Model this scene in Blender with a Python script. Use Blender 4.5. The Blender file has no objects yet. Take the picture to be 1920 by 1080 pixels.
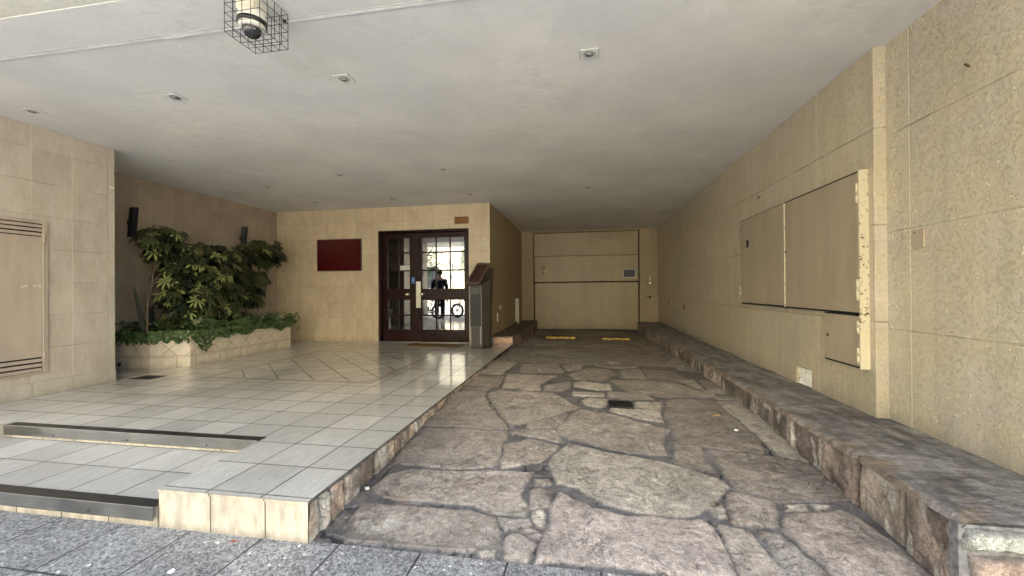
import bpy, bmesh, math, random
import numpy as np
from mathutils import Vector, Matrix, Euler

# ------------------------------------------------------------ camera, world, sun
S = bpy.context.scene
COL = S.collection
cam = bpy.data.cameras.new("camera"); camo = bpy.data.objects.new("camera", cam); COL.objects.link(camo)
R_ = Vector((0.98517, 0.171418, -0.0075)); U_ = Vector((0.008052, -0.002523, 0.999964)); W_ = Vector((-0.171393, 0.985195, 0.003866))
m = Matrix.Identity(4)
for i in range(3):
    m[i][0] = R_[i]; m[i][1] = U_[i]; m[i][2] = -W_[i]
m[0][3], m[1][3], m[2][3] = 0, 0, 1.15
camo.matrix_world = m
cam.sensor_width = 36; cam.lens = 14.55; cam.clip_start = .02; cam.clip_end = 3000
S.camera = camo

SUN_EL, SUN_AZ = math.radians(60), math.radians(12)     # the sun stands behind the building, over the entrance
w = bpy.data.worlds.new("World"); S.world = w; w.use_nodes = True
nt = w.node_tree; bg = nt.nodes["Background"]
sky = nt.nodes.new("ShaderNodeTexSky"); sky.sky_type = 'NISHITA'; sky.sun_disc = False
sky.sun_elevation = SUN_EL; sky.sun_rotation = SUN_AZ; sky.air_density = 1.0; sky.dust_density = 2.0
nt.links.new(sky.outputs[0], bg.inputs[0]); bg.inputs[1].default_value = 0.14
sl = bpy.data.lights.new("sun", 'SUN'); sl.energy = 5.0; sl.angle = math.radians(.5); sl.color = (1, .95, .87)
so = bpy.data.objects.new("sun", sl); COL.objects.link(so)
sd = Vector((math.sin(SUN_AZ)*math.cos(SUN_EL), math.cos(SUN_AZ)*math.cos(SUN_EL), math.sin(SUN_EL)))
so.rotation_euler = (-sd).to_track_quat('-Z', 'Y').to_euler(); so.location = (0, 5, 25)
S.view_settings.view_transform = 'Standard'; S.view_settings.look = 'None'; S.view_settings.gamma = 1
S.view_settings.use_curve_mapping = False
S.view_settings.exposure = 3.22
S.cycles.max_bounces = 14; S.cycles.diffuse_bounces = 9; S.cycles.glossy_bounces = 5; S.cycles.transparent_max_bounces = 8
S.cycles.use_denoising = True
S.cycles.sample_clamp_indirect = 8

rnd = random.Random(7)
ZT, ZC = .19, 2.70        # terrace top, ceiling
PY = [0, 1.70, 2.0, 2.4, 3.0, 3.8, 5.5, 7, 9, 12]; PZ = [0, 0.0, .03, .06, .105, .15, .145, .12, .07, .05]

# ------------------------------------------------------------ material helpers
class NT:
    def __init__(s, name):
        s.mat = bpy.data.materials.new(name); s.mat.use_nodes = True
        s.t = s.mat.node_tree; s.b = s.t.nodes["Principled BSDF"]; s._p = None
    def n(s, typ, **k):
        x = s.t.nodes.new(typ)
        for a, b in k.items(): setattr(x, a, b)
        return x
    def put(s, sock, v):
        if isinstance(v, bpy.types.NodeSocket): s.t.links.new(v, sock)
        elif isinstance(v, tuple) and len(v) == 3 and sock.type == 'RGBA': sock.default_value = (*v, 1)
        else: sock.default_value = v
    def pos(s):
        if s._p is None: s._p = s.n("ShaderNodeNewGeometry").outputs["Position"]
        return s._p
    def obj(s): return s.n("ShaderNodeTexCoord").outputs["Object"]
    def xyz(s, v):
        x = s.n("ShaderNodeSeparateXYZ"); s.put(x.inputs[0], v); return x.outputs[0], x.outputs[1], x.outputs[2]
    def vec(s, a, b, c):
        x = s.n("ShaderNodeCombineXYZ")
        for i, v in enumerate((a, b, c)): s.put(x.inputs[i], v)
        return x.outputs[0]
    def m(s, op, a, b=0.0, c=0.0):
        x = s.n("ShaderNodeMath", operation=op)
        for i, v in enumerate((a, b, c)): s.put(x.inputs[i], v)
        return x.outputs[0]
    def scale(s, v, sc):
        x = s.n("ShaderNodeVectorMath", operation='MULTIPLY'); s.put(x.inputs[0], v); x.inputs[1].default_value = sc; return x.outputs[0]
    def noise(s, v, sc, det=4, rough=.55, dist=0.0, out=0):
        x = s.n("ShaderNodeTexNoise"); s.put(x.inputs["Vector"], v); x.inputs["Scale"].default_value = sc
        x.inputs["Detail"].default_value = det; x.inputs["Roughness"].default_value = rough; x.inputs["Distortion"].default_value = dist
        return x.outputs[out]
    def vor(s, v, sc, feat='F1', out=0, rand=1.0):
        x = s.n("ShaderNodeTexVoronoi", feature=feat); s.put(x.inputs["Vector"], v); x.inputs["Scale"].default_value = sc
        x.inputs["Randomness"].default_value = rand
        return x.outputs[out]
    def white(s, v):
        x = s.n("ShaderNodeTexWhiteNoise"); s.put(x.inputs["Vector"], v); return x.outputs["Value"]
    def ramp(s, v, a, b, lo=0.0, hi=1.0):     # smooth map a..b -> lo..hi
        x = s.n("ShaderNodeMapRange", interpolation_type='SMOOTHSTEP'); s.put(x.inputs[0], v)
        for i, q in enumerate((a, b, lo, hi)): x.inputs[1+i].default_value = q
        return x.outputs[0]
    def mix(s, f, a, b, blend='MIX'):
        x = s.n("ShaderNodeMix", data_type='RGBA', blend_type=blend); s.put(x.inputs[0], f)
        s.put(x.inputs[6], a); s.put(x.inputs[7], b); return x.outputs[2]
    def mul(s, col, f):                        # colour * scalar
        x = s.n("ShaderNodeVectorMath", operation='SCALE'); s.put(x.inputs[0], col if not isinstance(col, tuple) else col); s.put(x.inputs[3], f); return x.outputs[0]
    def attr(s, name, out="Color"): 
        x = s.n("ShaderNodeAttribute", attribute_name=name); return x.outputs[out]
    def bump(s, h, strength=.5, dist=.01, normal=None):
        x = s.n("ShaderNodeBump"); s.put(x.inputs["Height"], h); x.inputs["Strength"].default_value = strength
        x.inputs["Distance"].default_value = dist
        if normal: s.put(x.inputs["Normal"], normal)
        return x.outputs[0]
    def out(s, col=None, rough=None, metal=None, bump=None, spec=None, **k):
        if col is not None: s.put(s.b.inputs["Base Color"], col)
        if rough is not None: s.put(s.b.inputs["Roughness"], rough)
        if metal is not None: s.put(s.b.inputs["Metallic"], metal)
        if spec is not None: s.put(s.b.inputs["Specular IOR Level"], spec)
        if bump is not None: s.put(s.b.inputs["Normal"], bump)
        for a, b in k.items(): s.put(s.b.inputs[a], b)
        return s.mat
    def grid(s, u, v, pu, pv, ou, ov, wd):
        """mask 1 on the joints of a grid with pitch pu x pv; also the tile's random number"""
        def one(x, p, o):
            a = s.m('DIVIDE', s.m('SUBTRACT', x, o), p)
            f = s.m('FLOOR', a); r = s.m('SUBTRACT', a, f)
            d = s.m('MULTIPLY', s.m('MINIMUM', r, s.m('SUBTRACT', 1.0, r)), p)
            return d, f
        du, fu = one(u, pu, ou); dv, fv = one(v, pv, ov)
        d = s.m('MINIMUM', du, dv)
        return s.ramp(d, wd*.35, wd*.75, 1.0, 0.0), s.white(s.vec(fu, fv, 3.3)), d

def simple(name, col, rough=.6, metal=0.0, noise=.12, sc=12, bump=0.0, **k):
    t = NT(name); p = t.obj()
    f = t.ramp(t.noise(p, sc, 5), .3, .7, 1-noise, 1+noise)
    b = t.bump(t.noise(p, sc*4, 4), bump, .004) if bump else None
    return t.out(t.mul(t.mix(1.0, col, col), f), rough, metal, b, **k)

# ------------------------------------------------------------ object helpers
def props(o, label=None, cat=None, group=None, kind=None):
    if label: o["label"] = label
    if cat: o["category"] = cat
    if group: o["group"] = group
    if kind: o["kind"] = kind
    return o
def thing(name, label, cat, loc=(0, 0, 0), group=None):
    o = bpy.data.objects.new(name, None); COL.objects.link(o); o.location = loc; o.empty_display_size = .1
    return props(o, label, cat, group)
def wloc(o):
    v = Vector((0, 0, 0))
    while o is not None: v += o.location; o = o.parent
    return v
def copy_tree(o, parent=None):
    c = o.copy(); COL.objects.link(c); c.parent = parent
    for ch in o.children: copy_tree(ch, c)
    return c
class MB:
    def __init__(s): s.v = []; s.f = []; s.mi = []; s.cur = 0; s.sm = []
    def add(s, vs, fs, smooth=False):
        o = len(s.v); s.v += [tuple(v) for v in vs]
        for f in fs: s.f.append([o+i for i in f]); s.mi.append(s.cur); s.sm.append(smooth)
        return s
    def box(s, x0, x1, y0, y1, z0, z1, rot=None, about=None):
        vs = [(x, y, z) for z in (z0, z1) for y in (y0, y1) for x in (x0, x1)]
        if rot: 
            c = Vector(about or ((x0+x1)/2, (y0+y1)/2, (z0+z1)/2)); vs = [c + rot @ (Vector(v)-c) for v in vs]
        return s.add(vs, [(0, 2, 3, 1), (4, 5, 7, 6), (0, 1, 5, 4), (2, 6, 7, 3), (0, 4, 6, 2), (1, 3, 7, 5)])
    def cyl(s, p0, p1, r, n=16, r2=None, cap=True, smooth=True):
        p0, p1 = Vector(p0), Vector(p1); d = (p1-p0).normalized(); r2 = r if r2 is None else r2
        a = d.orthogonal().normalized(); b = d.cross(a)
        vs = [p0+r*(math.cos(t)*a+math.sin(t)*b) for t in [2*math.pi*i/n for i in range(n)]]
        vs += [p1+r2*(math.cos(t)*a+math.sin(t)*b) for t in [2*math.pi*i/n for i in range(n)]]
        s.add(vs, [(i, (i+1) % n, n+(i+1) % n, n+i) for i in range(n)], smooth)
        if cap: s.add(vs[:n], [tuple(range(n))[::-1]]); s.add(vs[n:], [tuple(range(n))])
        return s
    def tube(s, pts, r, n=8):
        pts = [Vector(p) for p in pts]; rr = r if isinstance(r, (list, tuple)) else [r]*len(pts)
        up = Vector((0, 0, 1)); vs = []; a = None
        for i, p in enumerate(pts):
            d = (pts[min(i+1, len(pts)-1)]-pts[max(i-1, 0)]).normalized()
            if a is None: a = d.orthogonal().normalized()
            a = (a - d*a.dot(d)).normalized(); b = d.cross(a)
            vs += [p+rr[i]*(math.cos(t)*a+math.sin(t)*b) for t in [2*math.pi*k/n for k in range(n)]]
        fs = [(i*n+k, i*n+(k+1) % n, (i+1)*n+(k+1) % n, (i+1)*n+k) for i in range(len(pts)-1) for k in range(n)]
        fs += [tuple(range(n))[::-1], tuple(range((len(pts)-1)*n, len(pts)*n))]
        return s.add(vs, fs, True)
    def lathe(s, c, prof, axis=(0, 0, 1), n=24):
        c = Vector(c); d = Vector(axis).normalized(); a = d.orthogonal().normalized(); b = d.cross(a); vs = []
        for r, h in prof: vs += [c+d*h+r*(math.cos(t)*a+math.sin(t)*b) for t in [2*math.pi*k/n for k in range(n)]]
        fs = [(i*n+k, i*n+(k+1) % n, (i+1)*n+(k+1) % n, (i+1)*n+k) for i in range(len(prof)-1) for k in range(n)]
        fs += [tuple(range(n))[::-1], tuple(range((len(prof)-1)*n, len(prof)*n))]
        return s.add(vs, fs, True)
    def torus(s, c, R, r, axis=(1, 0, 0), n=32, k=10, a0=0, a1=2*math.pi):
        c = Vector(c); d = Vector(axis).normalized(); a = d.orthogonal().normalized(); b = d.cross(a)
        vs = []
        for i in range(n):
            t = a0+(a1-a0)*i/n; e = math.cos(t)*a+math.sin(t)*b
            vs += [c+e*(R+r*math.cos(q))+d*r*math.sin(q) for q in [2*math.pi*j/k for j in range(k)]]
        return s.add(vs, [(i*k+j, ((i+1) % n)*k+j, ((i+1) % n)*k+(j+1) % k, i*k+(j+1) % k) for i in range(n) for j in range(k)], True)
    def prism(s, poly, z0, z1):
        n = len(poly); vs = [(x, y, z0) for x, y in poly]+[(x, y, z1) for x, y in poly]
        return s.add(vs, [tuple(range(n))[::-1], tuple(range(n, 2*n))]+[(i, (i+1) % n, n+(i+1) % n, n+i) for i in range(n)])
    def build(s, name, mat, parent=None, bevel=0, label=None, cat=None, group=None, kind=None, fix=True):
        me = bpy.data.meshes.new(name); o = bpy.data.objects.new(name, me); COL.objects.link(o)
        off = wloc(parent) if parent else Vector((0, 0, 0))
        me.from_pydata([Vector(v)-off for v in s.v], [], s.f); me.update()
        for mm in (mat if isinstance(mat, list) else [mat]): me.materials.append(mm)
        me.polygons.foreach_set("material_index", s.mi); me.polygons.foreach_set("use_smooth", s.sm)
        if fix:
            bm = bmesh.new(); bm.from_mesh(me); bmesh.ops.remove_doubles(bm, verts=bm.verts, dist=1e-5)
            bmesh.ops.recalc_face_normals(bm, faces=bm.faces); bm.to_mesh(me); bm.free()
        if bevel:
            b = o.modifiers.new("bevel", 'BEVEL'); b.width = bevel; b.segments = 2; b.limit_method = 'ANGLE'
        if parent: o.parent = parent
        return props(o, label, cat, group, kind)

# numpy value noise
_rs = np.random.RandomState(5); _lat = _rs.rand(256, 256)
def vn(x, y):
    xi = np.floor(x).astype(int); yi = np.floor(y).astype(int); fx = x-xi; fy = y-yi
    fx = fx*fx*(3-2*fx); fy = fy*fy*(3-2*fy)
    g = lambda a, b: _lat[a % 256, b % 256]
    return (g(xi, yi)*(1-fx)+g(xi+1, yi)*fx)*(1-fy)+(g(xi, yi+1)*(1-fx)+g(xi+1, yi+1)*fx)*fy
def fbm(x, y, o=4):
    r = 0; a = .5
    for i in range(o): r = r+a*(vn(x*2**i+17*i, y*2**i+31*i)-.5); a *= .5
    return r*2
def sstep(x, a, b):
    t = np.clip((x-a)/(b-a), 0, 1); return t*t*(3-2*t)
def gridmesh(name, P, col, mat, parent=None, edge=None):
    """P (nu,nv,3) points, col (nu,nv,3) albedo"""
    nu, nv = P.shape[:2]; off = np.array(wloc(parent)) if parent else np.zeros(3)
    idx = np.arange(nu*nv).reshape(nu, nv)
    q = np.stack([idx[:-1, :-1], idx[1:, :-1], idx[1:, 1:], idx[:-1, 1:]], -1).reshape(-1, 4)
    me = bpy.data.meshes.new(name); me.vertices.add(nu*nv); me.vertices.foreach_set("co", (P-off).reshape(-1))
    me.loops.add(q.size); me.loops.foreach_set("vertex_index", q.reshape(-1).astype(np.int32))
    me.polygons.add(len(q)); me.polygons.foreach_set("loop_start", np.arange(0, q.size, 4, dtype=np.int32))
    me.polygons.foreach_set("loop_total", np.full(len(q), 4, dtype=np.int32))
    me.update(); me.validate()
    me.polygons.foreach_set("use_smooth", np.ones(len(q), dtype=bool))
    a = me.attributes.new("tone", 'FLOAT_COLOR', 'POINT')
    c4 = np.concatenate([col, (edge if edge is not None else np.ones(col.shape[:2]))[..., None]], -1)
    a.data.foreach_set("color", c4.reshape(-1).astype(np.float32))
    me.materials.append(mat); o = bpy.data.objects.new(name, me); COL.objects.link(o)
    if parent: o.parent = parent
    return o

STONES=[('T',[(-1.264,3.767),(-1.236,3.931),(-0.959,3.993),(-0.909,3.761),(-0.8,3.481),(-0.673,3.269),(-0.581,3.102),(-0.559,3.052),(-0.781,3.034),(-1.211,3.053),(-1.245,3.104),(-1.214,3.431)]),('T',[(-0.909,3.914),(-0.849,4.031),(-0.302,4.002),(-0.053,3.586),(-0.263,3.357),(-0.457,3.182),(-0.542,3.117),(-0.681,3.353),(-0.796,3.593),(-0.879,3.764)]),('T',[(-0.443,3.173),(-0.281,3.307),(-0.209,3.181),(-0.245,3.113),(-0.421,3.07),(-0.453,3.129)]),('D',[(-0.265,3.321),(-0.134,3.434),(-0.171,3.23),(-0.202,3.193)]),('T',[(-0.489,3.041),(-0.305,3.075),(-0.189,2.974),(-0.175,2.923),(-0.19,2.87),(-0.326,2.93),(-0.502,2.953),(-0.534,2.977)]),('L',[(-0.285,3.067),(-0.239,3.083),(-0.194,3.0),(-0.257,3.021)]),('T',[(-0.03,3.549),(0.226,3.442),(0.618,3.184),(0.544,3.041),(0.509,2.886),(0.514,2.773),(0.428,2.762),(0.297,2.774),(0.08,2.855),(-0.12,2.956),(-0.167,2.986),(-0.221,3.106),(-0.159,3.231),(-0.116,3.424)]),('T',[(-1.187,2.992),(-0.56,3.012),(-0.544,2.885),(-0.56,2.749),(-0.537,2.6),(-0.553,2.469),(-0.785,2.431),(-0.97,2.44),(-1.201,2.443),(-1.217,2.609),(-1.21,2.892)]),('T',[(-0.539,2.776),(-0.39,2.896),(-0.183,2.813),(-0.184,2.72),(-0.278,2.578),(-0.407,2.521),(-0.5,2.469),(-0.518,2.574)]),('L',[(-0.123,2.853),(0.145,2.762),(0.439,2.672),(0.572,2.611),(0.737,2.519),(0.773,2.445),(0.702,2.338),(0.595,2.206),(0.503,2.137),(0.412,2.115),(0.281,2.122),(0.113,2.194),(-0.023,2.3),(-0.151,2.353),(-0.18,2.455),(-0.221,2.572),(-0.176,2.706)]),('T',[(-1.05,2.383),(-0.762,2.402),(-0.306,2.451),(-0.341,2.316),(-0.347,2.193),(-0.29,2.091),(-0.301,2.037),(-0.442,2.026),(-0.575,2.079),(-0.787,2.074),(-1.003,2.068),(-1.153,2.119),(-1.19,2.14),(-1.157,2.318)]),('T',[(-1.159,2.017),(-1.029,2.016),(-0.785,2.022),(-0.601,2.03),(-0.428,1.997),(-0.385,1.877),(-0.374,1.819),(-0.475,1.766),(-0.678,1.744),(-0.893,1.747),(-1.083,1.745),(-1.121,1.776),(-1.145,1.86)]),('G',[(-0.415,1.999),(-0.271,2.007),(-0.261,1.972),(-0.318,1.926),(-0.375,1.915)]),('G',[(-0.473,1.756),(-0.379,1.812),(-0.363,1.804),(-0.389,1.743),(-0.414,1.712),(-0.447,1.722)]),('T',[(-0.356,1.856),(-0.338,1.894),(-0.298,1.907),(-0.216,1.841),(-0.241,1.782),(-0.258,1.734),(-0.339,1.728),(-0.356,1.789)]),('T',[(-0.305,1.925),(-0.252,1.962),(-0.203,1.902),(-0.211,1.866),(-0.273,1.91)]),('T',[(-0.305,2.251),(-0.256,2.284),(-0.186,2.251),(-0.178,2.121),(-0.27,2.085)]),('L',[(-0.264,2.064),(-0.216,2.093),(-0.196,2.017),(-0.203,1.957),(-0.251,1.993)]),('T',[(-0.291,2.38),(-0.205,2.386),(-0.192,2.331),(-0.278,2.297)]),('P',[(-0.137,2.258),(0.023,2.162),(0.193,2.106),(0.456,2.093),(0.548,2.122),(0.577,2.058),(0.586,2.011),(0.585,1.897),(0.585,1.786),(0.576,1.719),(0.418,1.744),(0.299,1.754),(0.153,1.762),(0.002,1.758),(-0.215,1.734),(-0.205,1.81),(-0.186,1.904),(-0.167,1.974),(-0.17,2.122)]),('D',[(0.732,3.898),(0.918,3.962),(1.127,3.92),(1.136,3.706),(1.166,3.357),(1.166,3.087),(1.113,2.858),(1.014,2.86),(0.838,2.912),(0.746,2.94),(0.634,2.966),(0.625,3.146),(0.623,3.246),(0.621,3.468),(0.665,3.661)]),('D',[(0.583,2.919),(0.663,2.945),(0.749,2.924),(0.733,2.731),(0.753,2.592),(0.634,2.62),(0.539,2.672),(0.555,2.8)]),('D',[(0.776,2.889),(0.93,2.864),(1.185,2.825),(1.34,2.732),(1.353,2.546),(1.344,2.392),(1.193,2.371),(0.993,2.33),(0.96,2.334),(0.805,2.429),(0.785,2.554),(0.795,2.693)]),('L',[(1.149,3.905),(1.333,3.932),(1.351,3.583),(1.352,2.994),(1.336,2.777),(1.22,2.837),(1.191,2.912),(1.184,3.143),(1.17,3.513),(1.149,3.721)]),('D',[(0.756,2.375),(0.785,2.384),(0.94,2.322),(0.883,2.102),(0.778,2.106),(0.683,2.113),(0.701,2.243)]),('L',[(0.61,2.217),(0.684,2.254),(0.669,2.152),(0.616,2.153)]),('T',[(0.615,2.091),(0.727,2.061),(0.748,1.958),(0.772,1.818),(0.767,1.772),(0.6,1.748),(0.608,1.861),(0.606,1.965)]),('G',[(0.779,2.061),(0.86,2.057),(0.893,1.972),(0.932,1.858),(0.928,1.795),(0.782,1.774),(0.776,1.894)]),('L',[(0.978,2.295),(1.091,2.329),(1.074,2.273),(0.965,2.249)]),('L',[(1.12,2.333),(1.212,2.323),(1.115,2.278)]),('P',[(0.945,2.22),(1.086,2.252),(1.245,2.288),(1.293,2.239),(1.324,2.057),(1.331,1.847),(0.956,1.778),(0.937,1.947),(0.896,2.055)]),('T',[(-0.815,4.104),(-0.855,4.367),(-0.91,4.817),(-0.772,4.836),(-0.312,4.807),(-0.453,4.372),(-0.438,4.068),(-0.611,4.088)]),('T',[(-1.272,3.992),(-1.267,4.644),(-0.912,4.694),(-0.874,4.262),(-0.954,4.038)]),('T',[(-1.28,4.766),(-1.308,5.818),(-1.036,5.908),(-0.899,5.544),(-0.952,5.042),(-0.96,4.81)]),('L',[(-0.022,3.789),(0.064,3.875),(0.191,3.818),(0.176,3.628),(0.094,3.591),(-0.008,3.675)]),('L',[(-0.121,4.071),(0.174,4.071),(0.167,3.929),(-0.107,3.928)]),('L',[(0.216,3.619),(0.601,3.588),(0.592,3.327),(0.388,3.403),(0.201,3.526)]),('L',[(0.434,3.8),(0.662,3.816),(0.616,3.603),(0.414,3.63)]),('G',[(0.217,4.141),(0.543,4.104),(0.608,3.898),(0.301,3.853),(0.207,3.954)]),('T',[(-0.175,4.919),(0.059,5.358),(0.288,5.316),(0.374,4.995),(0.203,4.595),(-0.113,4.632)]),('L',[(-0.131,4.444),(-0.008,4.566),(0.265,4.425),(0.263,4.213),(0.096,4.19),(-0.105,4.299)]),('T',[(0.263,4.658),(0.649,4.685),(0.939,4.621),(1.099,4.312),(1.219,4.063),(0.737,3.973),(0.425,4.15)]),('L',[(0.138,5.878),(0.622,5.901),(0.602,5.717),(0.133,5.693)]),('T',[(0.449,5.303),(0.681,5.37),(0.672,4.771),(0.402,4.761)]),('D',[(0.714,5.374),(1.049,5.249),(1.116,4.805),(1.034,4.686),(0.69,4.773)]),('G',[(1.001,4.789),(1.173,4.813),(1.162,4.365),(1.213,4.12),(1.14,4.318),(1.053,4.537)]),('G',[(1.241,4.823),(1.34,4.73),(1.372,4.183),(1.17,4.215)]),('G',[(1.171,4.056),(1.345,4.1),(1.357,3.989),(1.189,3.965)]),('T',[(-0.835,5.509),(-0.366,5.666),(-0.228,4.975),(-0.768,4.933)]),('G',[(-0.407,4.304),(-0.162,4.517),(-0.142,4.247),(-0.231,4.098),(-0.396,4.074)]),('T',[(-0.288,5.544),(0.027,5.633),(-0.041,5.308),(-0.193,5.078)]),('T',[(0.129,5.519),(0.706,5.562),(0.657,5.439),(0.356,5.362)]),('G',[(1.183,5.845),(1.344,5.781),(1.373,5.196),(1.121,5.36)])]
# ------------------------------------------------------------ materials
def mat_floor():
    t = NT("terrace_tile"); x, y, z = t.xyz(t.pos())
    g, rn, d = t.grid(x, y, .302, .3035, -1.19, 2.034, .0085)
    a = t.m('MULTIPLY', t.m('ADD', x, y), .70711); b = t.m('MULTIPLY', t.m('SUBTRACT', x, y), .70711)
    g2, rn2, d2 = t.grid(a, b, .302, .302, 1.118, .02, .012)
    def inside(x0, x1, y0, y1):
        q = t.m('MULTIPLY', t.m('GREATER_THAN', x, x0), t.m('LESS_THAN', x, x1))
        return t.m('MULTIPLY', q, t.m('MULTIPLY', t.m('GREATER_THAN', y, y0), t.m('LESS_THAN', y, y1)))
    ins = inside(-4.13, -2.25, 4.04, 5.93); brd = inside(-4.21, -2.17, 3.955, 6.01)
    strip = t.m('SUBTRACT', brd, ins)
    rn_ = t.m('ADD', t.m('MULTIPLY', rn, t.m('SUBTRACT', 1.0, ins)), t.m('MULTIPLY', rn2, ins))
    gg = t.m('MAXIMUM', t.m('MULTIPLY', g, t.m('SUBTRACT', 1.0, brd)), t.m('MULTIPLY', g2, ins))
    # border outline joints
    st = t.noise(t.scale(t.pos(), (60, 9, 20)), 1, 5, .65)            # travertine streaks run into the depth
    sp = t.noise(t.pos(), 240, 3, .7)
    blot = t.noise(t.pos(), 2.2, 5, .6)
    f = t.m('MULTIPLY', t.ramp(st, .3, .72, .86, 1.08), t.ramp(sp, .32, .6, .80, 1.05))
    f = t.m('MULTIPLY', f, t.ramp(blot, .3, .7, .90, 1.05))
    f = t.m('MULTIPLY', f, t.ramp(rn_, 0, 1, .94, 1.05))
    col = t.mul(t.mix(t.ramp(rn_, 0, 1), (.49, .475, .435), (.54, .525, .485)), f)
    col = t.mix(strip, col, t.mul(t.mix(t.ramp(t.noise(t.pos(), 170, 2), .4, .6), (.22, .19, .15), (.42, .38, .33)), 1.0))
    edge = t.ramp(t.m('ADD', d, t.m('MULTIPLY', t.noise(t.pos(), 30, 4), .01)), .004, .02, .86, 1.0)
    col = t.mul(col, edge)
    col = t.mix(t.m('MULTIPLY', gg, t.ramp(t.noise(t.pos(), 4, 4), .35, .65, .60, 1.0)), col, (.12, .10, .085))
    scuff = t.noise(t.pos(), 5.5, 6, .7)
    ro = t.m('ADD', t.ramp(scuff, .3, .75, .275, .31), t.ramp(y, 2.2, 4.6, .16, 0.0))
    ro = t.m('ADD', ro, t.m('MULTIPLY', gg, .4))
    h = t.m('SUBTRACT', t.m('MULTIPLY', st, .12), t.m('MULTIPLY', gg, .9))
    h = t.m('ADD', h, t.m('MULTIPLY', t.noise(t.pos(), 3.5, 2), .5))
    t.b.inputs['Coat Roughness'].default_value = .09; t.put(t.b.inputs['Coat Weight'], t.m('MULTIPLY', t.ramp(y, 2.3, 4.4, .15, 1.0), t.ramp(scuff, .3, .7, 1.0, .75))); t.put(t.b.inputs['Coat Normal'], t.bump(h, .3, .0015))
    return t.out(col, t.m('ADD', ro, .05), bump=t.bump(h, .35, .002), spec=.5)
def mat_riser():
    t = NT("riser_tile"); x, y, z = t.xyz(t.pos())
    g, rn, d = t.grid(x, z, .296, 5.0, -1.469, -1.0, .006)
    st = t.noise(t.scale(t.pos(), (14, 14, 5)), 1.5, 6, .65)
    f = t.m('MULTIPLY', t.ramp(st, .34, .66, .74, 1.12), t.ramp(rn, 0, 1, .90, 1.06))
    dirt = t.ramp(t.m('ADD', z, t.m('MULTIPLY', t.noise(t.pos(), 14, 5), .05)), .02, .07, .65, 1.0)
    col = t.mul(t.mix(t.noise(t.pos(), 6, 4), (.47, .405, .31), (.51, .465, .385)), t.m('MULTIPLY', f, dirt))
    return t.out(t.mix(g, col, (.08, .065, .05)), .45, bump=t.bump(t.m('SUBTRACT', t.m('MULTIPLY', st, .3), g), .4, .003))
def mat_walltile(name, axis, pu, ou, base, zo=.325, pv=.305, dark=(.22, .17, .12), vj=.55):
    t = NT(name); x, y, z = t.xyz(t.pos()); u = (x, y)[axis]
    _, rn, d = t.grid(u, z, pu, pv, ou, zo, .006)
    gv = t.grid(u, z, pu, 99.0, ou, -50.0, .007)[0]; g = t.grid(u, z, 99.0, pv, -50.0, zo, .006)[0]
    sc = t.scale(t.pos(), (1, 1, .35))
    cl = t.noise(sc, 5, 6, .62); fine = t.noise(t.scale(t.pos(), (1, 1, .25)), 60, 4, .6)
    off = t.vec(t.m('MULTIPLY', rn, 9.0), t.m('MULTIPLY', rn, 5.0), 0.0)
    vv = t.n("ShaderNodeVectorMath", operation='ADD'); t.put(vv.inputs[0], t.scale(t.pos(), (1, 1, .5))); t.put(vv.inputs[1], off)
    per = t.noise(vv.outputs[0], 7, 5, .6)
    f = t.m('MULTIPLY', t.ramp(cl, .3, .7, .90, 1.06), t.ramp(fine, .3, .7, .93, 1.05))
    f = t.m('MULTIPLY', f, t.m('MULTIPLY', t.ramp(per, .3, .7, .88, 1.07), t.ramp(rn, 0, 1, .95, 1.04)))
    gr = t.m('ADD', z, t.m('MULTIPLY', t.noise(t.pos(), 9, 5), .12))
    f = t.m('MULTIPLY', f, t.ramp(gr, .22, .36, .80, 1.0))
    b2 = tuple(c*k for c, k in zip(base, (.93, .96, 1.02)))
    col = t.mul(t.mix(t.ramp(per, .35, .65), base, b2), f)
    # joints that come and go
    vis = t.ramp(t.noise(t.pos(), 2.4, 3), .35, .65, .10, .75)
    col = t.mix(t.m('MULTIPLY', gv, .55), col, tuple(c*vj for c in base))
    col = t.mix(t.m('MULTIPLY', g, vis), col, dark); g = t.m('MAXIMUM', g, gv)
    return t.out(col, t.ramp(cl, .3, .7, .33, .48), bump=t.bump(t.m('SUBTRACT', t.m('MULTIPLY', cl, .3), g), .3, .002))
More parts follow.
